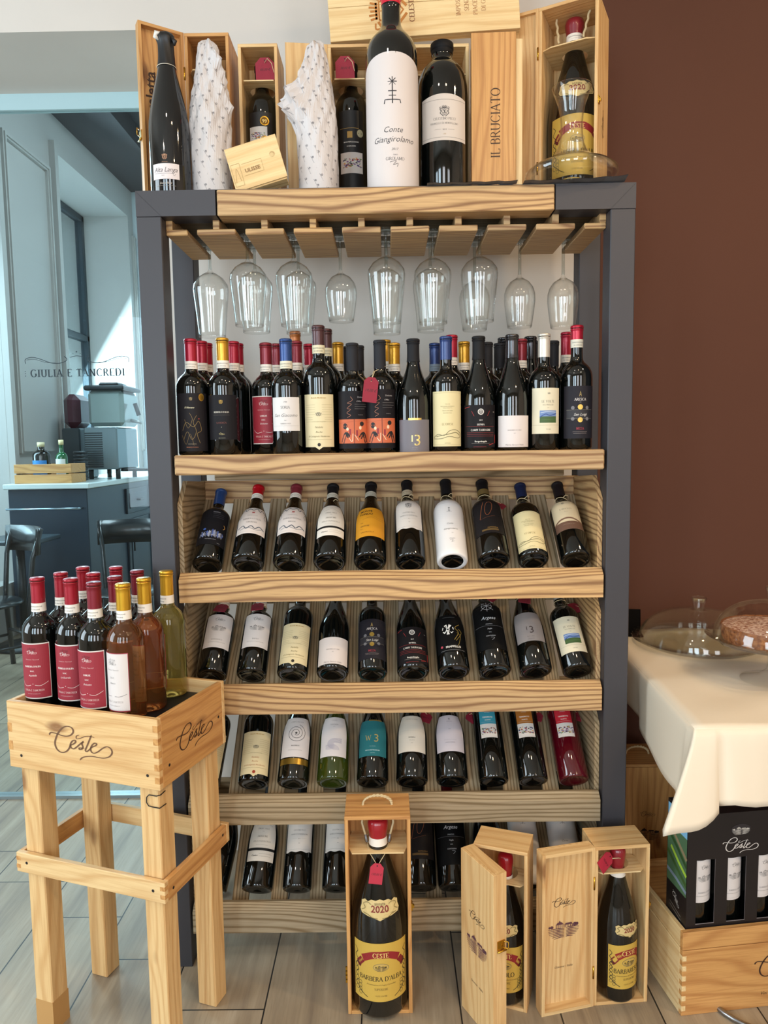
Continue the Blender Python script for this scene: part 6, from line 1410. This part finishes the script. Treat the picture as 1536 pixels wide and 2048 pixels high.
# carton with three bottle windows
CB = mat('171315', .45); kx = .0145; ct = thing('bottle_carton', 'black gift carton with three windows showing bottles, on the right crate', 'carton', (.680+kx*cos(rzC)-.016*sin(rzC)+.001, -.180+kx*sin(rzC)+.016*cos(rzC), .1975), rzC)
cw, chh, cdp = .262, .292, .092
mb = MB(); wins = [(.024, .071), (.103, .150), (.182, .229)]; z0, z1 = .022, .182
xs_ = [0]+[q for w_ in wins for q in w_]+[cw]
for i in range(0, 8, 2): mb.box(xs_[i], xs_[i+1], 0, .002, 0, chh, CB)
for a, b in wins: mb.box(a, b, 0, .002, 0, z0, CB); mb.box(a, b, 0, .002, z1, chh, CB); mb.box(a, b, -.0005, .0, z0-.0012, z0, mat('8a8486', .5)); mb.box(b-.0008, b, -.0005, 0, z0, z1, mat('5a5456', .5))
plane_print(mb, (0, 0, 0), (1, 0, 0), (0, 0, 1), [('logo', .02, .73, 42, 'd8d0c8'), ('e', .02, .86, 25, 13.5, '2a2426'), ('hill', .02, .86, 23, 'c8c0b4', 0, .8)], cw, chh)
mb.build('front_panel', ct)
mb = MB(); mb.box(0, .002, .002, cdp, 0, chh, CB)
pl_ = [('r', -.95, .30, .95, .98, '4a6a4a'), ('r', -.95, .80, .95, .98, '7ab4d8'), ('l', [(-.95, .82), (-.2, .74), (.95, .62)], 10, '8c7a5a'), ('l', [(-.95, .74), (0, .66), (.95, .56)], 11, '2c4a20'), ('l', [(-.6, .62), (.2, .54), (.95, .48)], 9, 'a4c83c'), ('l', [(-.95, .56), (0, .48), (.95, .40)], 11, '3c5a28'), ('l', [(-.95, .40), (0, .38), (.95, .34)], 9, '7a8a9a'),
 ('logo', 0, .20, 19, 'd8d0c8', -40), ('l', [(-.6, .13), (.5, .09)], .8, 'b0a8a0'), ('l', [(-.6, .10), (.5, .06)], .8, 'b0a8a0')]
plane_print(mb, (0, cdp, 0), (0, -1, 0), (0, 0, 1), pl_, cdp, chh); mb.build('side_panel', ct)
mb = MB(); mb.box(cw-.002, cw, .002, cdp, 0, chh, CB); mb.build('side_panel', ct)
mb = MB(); mb.box(.002, cw-.002, cdp-.002, cdp, 0, chh, CB); mb.build('back_panel', ct)
mb = MB(); mb.box(.002, cw-.002, .002, cdp-.002, 0, .002, CB); mb.build('bottom_panel', ct)
mb = MB(); mb.box(0, cw, 0, cdp, chh, chh+.002, CB); mb.build('top_panel', ct)
for i, (a, b) in enumerate(wins):
    x = (a+b)/2-.006; y = .047; c_, s_ = cos(rzC), sin(rzC)
    bottle('barbera', .278, '%s bottle inside the black windowed carton' % ('leftmost', 'middle', 'rightmost')[i], (ct.location.x+x*c_-y*s_, ct.location.y+x*s_+y*c_, .2), radians(16)+rzC)
# metal curved foot peeking out
mb = MB(); mb.tube([(.905+.14*cos(a), -.115+.13*sin(a), .007) for a in [radians(190+i*10) for i in range(17)]], .0065, mat('9a9a9c', .25, 1.0), 10); tag(mb.build('floor_stand_ring'), 'curved grey metal tube on floor by the right crate', 'metal ring')

# table with cloth
CLO = plaster('cream_cotton', 'e4d6c0', .85, .02)
ZT = .760
P0 = Vector((.6425, -.3007)); P1 = Vector((.690, .52)); P2 = Vector((1.75, .50)); P3 = Vector((1.75, -.285))
tbl = thing('buffet_table', 'buffet table hidden under the cream cloth at right', 'table', (1.2, .1, 0))
mb = MB(); mb.box(-.49, .52, -.36, .37, ZT-.028, ZT-.004, wood('orange', 0), .003); mb.build('tabletop', tbl)
for x in (-.02, .44):
    for y in (-.28, .30):
        mb = MB(); mb.box(x-.02, x+.02, y-.02, y+.02, 0, ZT-.028, mat('2a2422', .5), .003); mb.build('leg', tbl)
# draped cloth: top sheet plus hanging skirt that flares into a pointed corner fold
def lin_pts(a, b, ss): return [(a+(b-a).normalized()*t_, t_) for t_ in ss]
Ll = (P0-P1).length; Lf = (P3-P0).length
sl = [Ll*(1-i/30) for i in range(28)]; sl = [x for x in sl if x > .075]+[.07, .06, .05, .04, .03, .02, .01, .004]
sf = [0, .004, .010, .016, .022, .028, .034, .040, .046, .054, .065, .08]+[.10+.025*i for i in range(42)]; sf = [x for x in sf if x < Lf]+[Lf]
line = []; v = []; f = []; rows = 13
dl = (P1-P0).normalized(); df = (P3-P0).normalized()
def bl(s, w_): return max(0.0, 1-s/w_)
for s_ in sl:      # left side, walking from the wall to the front corner; a folded tuck breaks it once
    p = P0+dl*s_; tuck = 1/(1+math.exp(-(s_-.40)/.008))
    line.append((p, (-.006-.006*sin(s_*14)-.082*bl(s_, .055)**2+.020*tuck, -.040*bl(s_, .055)**2), .160+.045*bl(s_, .07)+.012*sin(s_*9)-.010*tuck))
for s_ in sf:      # front side: the corner flap hangs to the left in a point
    p = P0+df*s_
    line.append((p, (-.082*bl(s_, .045), -.014-.026*bl(s_, .06)-.006*sin(s_*16+1)+.012*math.exp(-((s_-.052)/.012)**2)), .164+.039*bl(s_, .05)+.018*math.exp(-((s_-.03)/.018)**2)+.006*sin(s_*7+2)-.010*math.exp(-((s_-.075)/.03)**2)))
cxy = (P0+P1+P3)/3
for (p, o_, dr) in line:
    inw = (Vector((1.0, .1))-p).normalized()*.012
    v.append((p.x+inw.x, p.y+inw.y, ZT-.0008))
    for j in range(rows):
        q = j/(rows-1)
        z = ZT-.0004-dr*q
        k_ = q**1.15
        r_ = .004*min(1, q*9)
        nx_ = Vector((o_[0], o_[1])); 
        v.append((p.x+o_[0]*k_-(r_ if abs(o_[1]) < .012 else 0), p.y+o_[1]*k_-(r_ if abs(o_[1]) >= .012 else 0), z))
n = len(line)
for i in range(n-1):
    for j in range(rows): a = i*(rows+1)+j; f.append((a, a+1, a+rows+2, a+rows+1))
mb = MB(); mb.add(v, f, CLO, True)
# top surface
tv = []; tf = []; nx, ny = 36, 26
for i in range(nx+1):
    for j in range(ny+1):
        a = P0.lerp(P3, i/nx); b = P1.lerp(P2, i/nx); p = a.lerp(b, j/ny)
        e = min(i/nx, 1, j/ny*1.2)
        z = ZT+(.0018*sin(p.x*23+p.y*9)+.0015*sin(p.y*31-p.x*14)+.0022*sin(p.x*11-p.y*27))*min(1, e*6)
        z += .0035*math.exp(-((p.y-.02)/.006)**2)*min(1, e*8)*0+.003*math.exp(-((p.y-.115+.02*p.x)/.005)**2)
        tv.append((p.x, p.y, z))
for i in range(nx):
    for j in range(ny): a = i*(ny+1)+j; tf.append((a, a+ny+1, a+ny+2, a+1))
mb.add(tv, tf, CLO, True)
tc_ = tag(mb.build('tablecloth'), 'cream cloth draped over the buffet table with a pointed corner fold', 'tablecloth')
sd = tc_.modifiers.new('thick', 'SOLIDIFY'); sd.thickness = .0012; sd.offset = 1
# black card holder against the wall
mh = thing('menu_holder', 'black folded card standing on the table beside the rack post', 'card', (.775, .470, ZT+.003), radians(-12))
mb = MB(); T1 = Matrix.Rotation(radians(-10), 4, 'X'); mb.box(-.04, .022, 0, .003, 0, .075, mat('0c0a09', .9, 0, 0, 0, 200, .1), 0, T1); mb.build('upright_panel', mh); mb = MB(); mb.box(-.04, .024, -.05, 0, 0, .0025, mat('0c0a09', .9, 0, 0, 0, 200, .1)); mb.build('base_panel', mh)
# glass cake domes
PLATE = thin_glass('pressed_glass', (.93, .94, .91, 1), (.22, .22, .19, 1), 1.0)
def cake_stand(label, loc, Rp, Rd, Hd, tilt=0, knob=True, foot=False):
    c = thing('cake_stand', label, 'cake stand', loc, 0); zf = 0
    if foot:
        mb = MB(); mb.lathe([(.075, 0), (.07, .004), (.03, .014), (.012, .03), (.011, .065), (.03, .085), (.05, .092)], GLASS, 40, cap=False); mb.build('foot', c); zf = .092
    v = []; f = []; n = 120; prof = [(0, .004), (.5, .004), (.86, .006), (.90, .012), (1.0, .020), (1.0, .023), (.90, .016), (.86, .010), (.5, .008), (0, .008)]
    for q, z in prof:
        for i in range(n):
            a = 2*pi*i/n; r = Rp*q*(1+(.012*cos(a*40) if q > .95 else 0)); v.append((r*cos(a), r*sin(a), zf+z+(.0015*cos(a*40) if q > .95 else 0)))
    for j in range(len(prof)-1):
        for i in range(n): f.append((j*n+i, j*n+(i+1) % n, (j+1)*n+(i+1) % n, (j+1)*n+i))
    mb = MB(); mb.add(v, f, PLATE, True); mb.build('plate', c)
    N = 16; o = [(Rd*cos(pi/2*i/N)**.72 if i < N else 0.0, zf+.010+Hd*sin(pi/2*i/N)) for i in range(N+1)]; o = [(Rd, zf+.010)]+o[1:]
    inn = [(max(0, r-.002), z-.0015) for r, z in o][::-1]
    mb = MB(); mb.lathe(o+inn, DOME, 64, cap=False); mb.build('dome', c)
    if knob:
        h = zf+.010+Hd; mb = MB(); mb.lathe([(0, h-.002), (.013, h), (.0145, h+.004), (.0175, h+.020), (.0215, h+.036), (.020, h+.038), (.015, h+.024), (0, h+.020)], GLASS, 32, cap=False); mb.build('knob', c)
    return c, zf
cake_stand('low glass cake stand with clear dome and knob on the cream cloth, empty', (.915, .318, ZT+.003), .187, .168, .098)
c2, zf = cake_stand('footed glass cake stand with dome over a tart, right picture edge', (.965, .0, ZT+.003), .158, .140, .100, knob=True, foot=True)
ck = thing('sugared_tart', 'round brown tart dusted with sugar under the right glass dome', 'tart', (.965, .0, ZT+.003+zf+.0085))
CRU = NT('crust'); tcn = CRU.n('ShaderNodeTexCoord'); nn = CRU.noise(tcn.outputs['Object'], 90, 4, .7)
CRU.set(CRU.b.inputs['Base Color'], CRU.ramp(nn, [(.3, lin('5a2c14')), (.55, lin('9a5f36')), (.75, lin('c08a58'))])); CRU.b.inputs['Roughness'].default_value = .8
CRU.set(CRU.b.inputs['Normal'], CRU.n('ShaderNodeBump', {'Strength': .8, 'Distance': .004, 'Height': nn}))
SUG = NT('sugar_top'); tcn = SUG.n('ShaderNodeTexCoord'); nn = SUG.noise(tcn.outputs['Object'], 120, 4, .75)
SUG.set(SUG.b.inputs['Base Color'], SUG.ramp(nn, [(.40, lin('7c3c22')), (.48, lin('c08f78')), (.6, lin('e0c4b4'))])); SUG.b.inputs['Roughness'].default_value = .9
SUG.set(SUG.b.inputs['Normal'], SUG.n('ShaderNodeBump', {'Strength': .9, 'Distance': .004, 'Height': nn}))
v = []; f = []; n = 96
for q, z in ((.0, .0), (.93, .0), (.96, .004), (1.0, .036), (.985, .040), (.95, .037)):
    for i in range(n):
        a = 2*pi*i/n; r = .122*q*(1+(.012*cos(a*30) if .9 < q else 0)); v.append((r*cos(a), r*sin(a), z))
for j in range(5):
    for i in range(n): f.append((j*n+i, j*n+(i+1) % n, (j+1)*n+(i+1) % n, (j+1)*n+i))
mb = MB(); mb.add(v, f, CRU.m, True); mb.build('crust', ck)
mb = MB(); mb.lathe([(.118, .036), (.10, .0385), (.05, .040), (0, .0405)], SUG.m, 64, cap=False); mb.build('sugar_topping', ck)

# ================================================================== PRICE TAGS
def Mrot(loc, rx=0, ry=0, rz=0): return Matrix.Translation(Vector(loc)) @ Matrix.Rotation(radians(rz), 4, 'Z') @ Matrix.Rotation(radians(ry), 4, 'Y') @ Matrix.Rotation(radians(rx), 4, 'X')
def loop(c, r, z0, drop, n=14): return [(c[0]+r*cos(a), c[1]+r*sin(a), z0) for a in [pi*.5+2*pi*i/n for i in range(n+1)]]
p = U(741, 780, Y=.018)
nb = U(759, 740, Y=.07)
price_tag('red price tag hanging on a cartoon-label bottle on the standing shelf', Mrot((p.x, .012, p.z), 0, 7, 6), '19,00 €', [(p.x+.002, .012, p.z+.021), (nb.x-.012, .052, nb.z-.005), (nb.x+.0, .057, nb.z+.001), (nb.x+.015, .062, nb.z+.008), (nb.x+.016, .080, nb.z+.004), (nb.x, .087, nb.z), (nb.x-.014, .078, nb.z-.001), (nb.x-.015, .06, nb.z-.004), (p.x+.002, .0115, p.z+.020)], .036, .062)
# tags on the large bottles and boxes
p = U(756, 1752, Y=-.185)
price_tag('red price tag on the neck of the huge bottle in the tall open box', Mrot((p.x-.004, -.176, p.z), -14, 9, 4), '130,00 €', [(p.x-.001, -.170, p.z+.016), (p.x-.022, -.150, p.z+.040), (-.066, -.126, p.z+.048), (-.040, -.098, p.z+.052), (-.014, -.126, p.z+.046), (-.022, -.150, p.z+.036), (p.x, -.170, p.z+.017)], .032, .046, mat('b02038', .6))
p = U(1210, 1722, Y=-.13)
price_tag('red price tag lying on the neck ledge of the right small box', Mrot((p.x, -.136, p.z+.002), -25, 62, 8), '95,00 €', [(p.x+.016, -.136, p.z+.010), (p.x+.034, -.128, p.z+.006), (p.x+.04, -.124, p.z+.002)], .034, .046, mat('b02038', .6))
p = U(1008, 1795, Y=-.11)
price_tag('red price tag under the neck ledge of the half-open small box', Mrot((p.x, -.110, p.z), -8, 4, -18), '90,00 €', [(p.x, -.109, p.z+.02), (p.x+.006, -.105, p.z+.045)], .03, .046, mat('a01c34', .6))
for nm, px, py, txt, Y_ in (('red price tag at the back of the far-left open box', 420, 98, '40,00 €', .235), ('red price tag behind the neck ledge of the second open box', 530, 139, '60,00 €', .212), ('red price tag behind the neck ledge of the third open box', 690, 140, '38,00 €', .212)):
    p = U(px, py, Y=Y_); z = TZ+(.378+.0305 if px < 500 else .348+.0285)
    price_tag(nm, Mrot((p.x, Y_, z), 4, -1, 0), txt, [(p.x, Y_-.002, z+.014), (p.x+.008, Y_-.010, z+.021), (p.x+.020, Y_-.016, z+.006), (p.x+.026, Y_-.018, z-.018)], .050, .060 if px < 500 else .055)
# tags worn by bottles on the trays: card lies on the shoulder or hangs beside the neck
def tray_tag(zi, bx, tz, ux, text, label, ry=0, over=.012, w=.034, h=.042, back=False):
    M, R, Hb = TM[(zi, bx)]; s = -1 if not back else .15
    L_ = Matrix.Translation((ux, s*(R*.62+over), Hb*tz)) @ Matrix.Rotation(radians(ry), 4, 'Y') @ Matrix.Rotation(radians(-30), 4, 'X')
    ring = [M @ Vector((.0175*cos(a), -.0175*sin(a)-.0*a, Hb*.775)) for a in [2*pi*i/12 for i in range(13)]]
    q = (M @ L_) @ Vector((0, -.001, h*.36))
    return price_tag(label, M @ L_, text, ring+[ring[0].lerp(q, .5), q], w, h)
tray_tag(1, 423, .70, .004, '24,00 €', 'red price tag on the left end bottle of the second slanted tray', 8)
tray_tag(1, 503, .71, -.002, '30,00 €', 'red price tag on the second bottle of the second slanted tray', -8)
tray_tag(1, 990, .74, .014, '18,00 €', 'red price tag on the black etched bottle of the second tray', 40, .004)
tray_tag(1, 1072, .72, .000, '19,00 €', 'red price tag on the grey-label numeral bottle of the second tray', 14, .004)
tray_tag(1, 1156, .72, .042, '28,00 €', 'dark red price tag jutting right from the last bottle of second tray', 60, .0, back=True)
tray_tag(0, 988, .70, .040, '32,00 €', 'red price tag beside the black copper-numeral bottle on top tray', 30, 0, back=True)
tray_tag(2, 824, .66, .040, '15,00 €', 'dark red price tag beside the plain cream-label bottle', 20, 0, back=True)
tray_tag(2, 988, .66, -.038, '12,00 €', 'dark red price tag left of the blue mosaic bottle', -35, 0, back=True)
tray_tag(2, 1066, .66, .040, '12,00 €', 'dark red price tag right of the orange mosaic bottle', 25, 0, back=True)
tray_tag(2, 1148, .66, .042, '12,00 €', 'dark red price tag right of the red mosaic bottle', 25, 0, back=True)
# twine rings left on several necks
for (zi, bx) in ((0, 659), (0, 821), (0, 905), (0, 1067), (0, 1152), (2, 905)):
    M, R, Hb = TM[(zi, bx)]; z_ = .76 if (zi, bx) != (0, 659) else .73
    mb = MB(); rr = .0165 if zi == 0 else .0185
    mb.tube([M @ Vector((rr*1.06*cos(a), rr*1.06*sin(a), Hb*z_+.003*sin(a*2))) for a in [2*pi*i/20 for i in range(20)]], .0009, STRING, 6, True)
    mb.tube([M @ Vector((.002, -rr*1.06, Hb*z_)), M @ Vector((.010, -rr*1.3, Hb*z_+.006)), M @ Vector((.016, -rr*1.2, Hb*z_+.003))], .0009, STRING, 6)
    tag(mb.build('twine_ring'), 'pale twine tied round the neck of the %s' % {(0, 659): 'split white-label bottle, top tray', (0, 821): 'crest-label bottle, top tray', (0, 905): 'all-white bottle, top tray', (0, 1067): 'navy-capped bottle, top tray', (0, 1152): 'last bottle on the top tray', (2, 905): 'pale lilac-label bottle'}[(zi, bx)], 'twine')
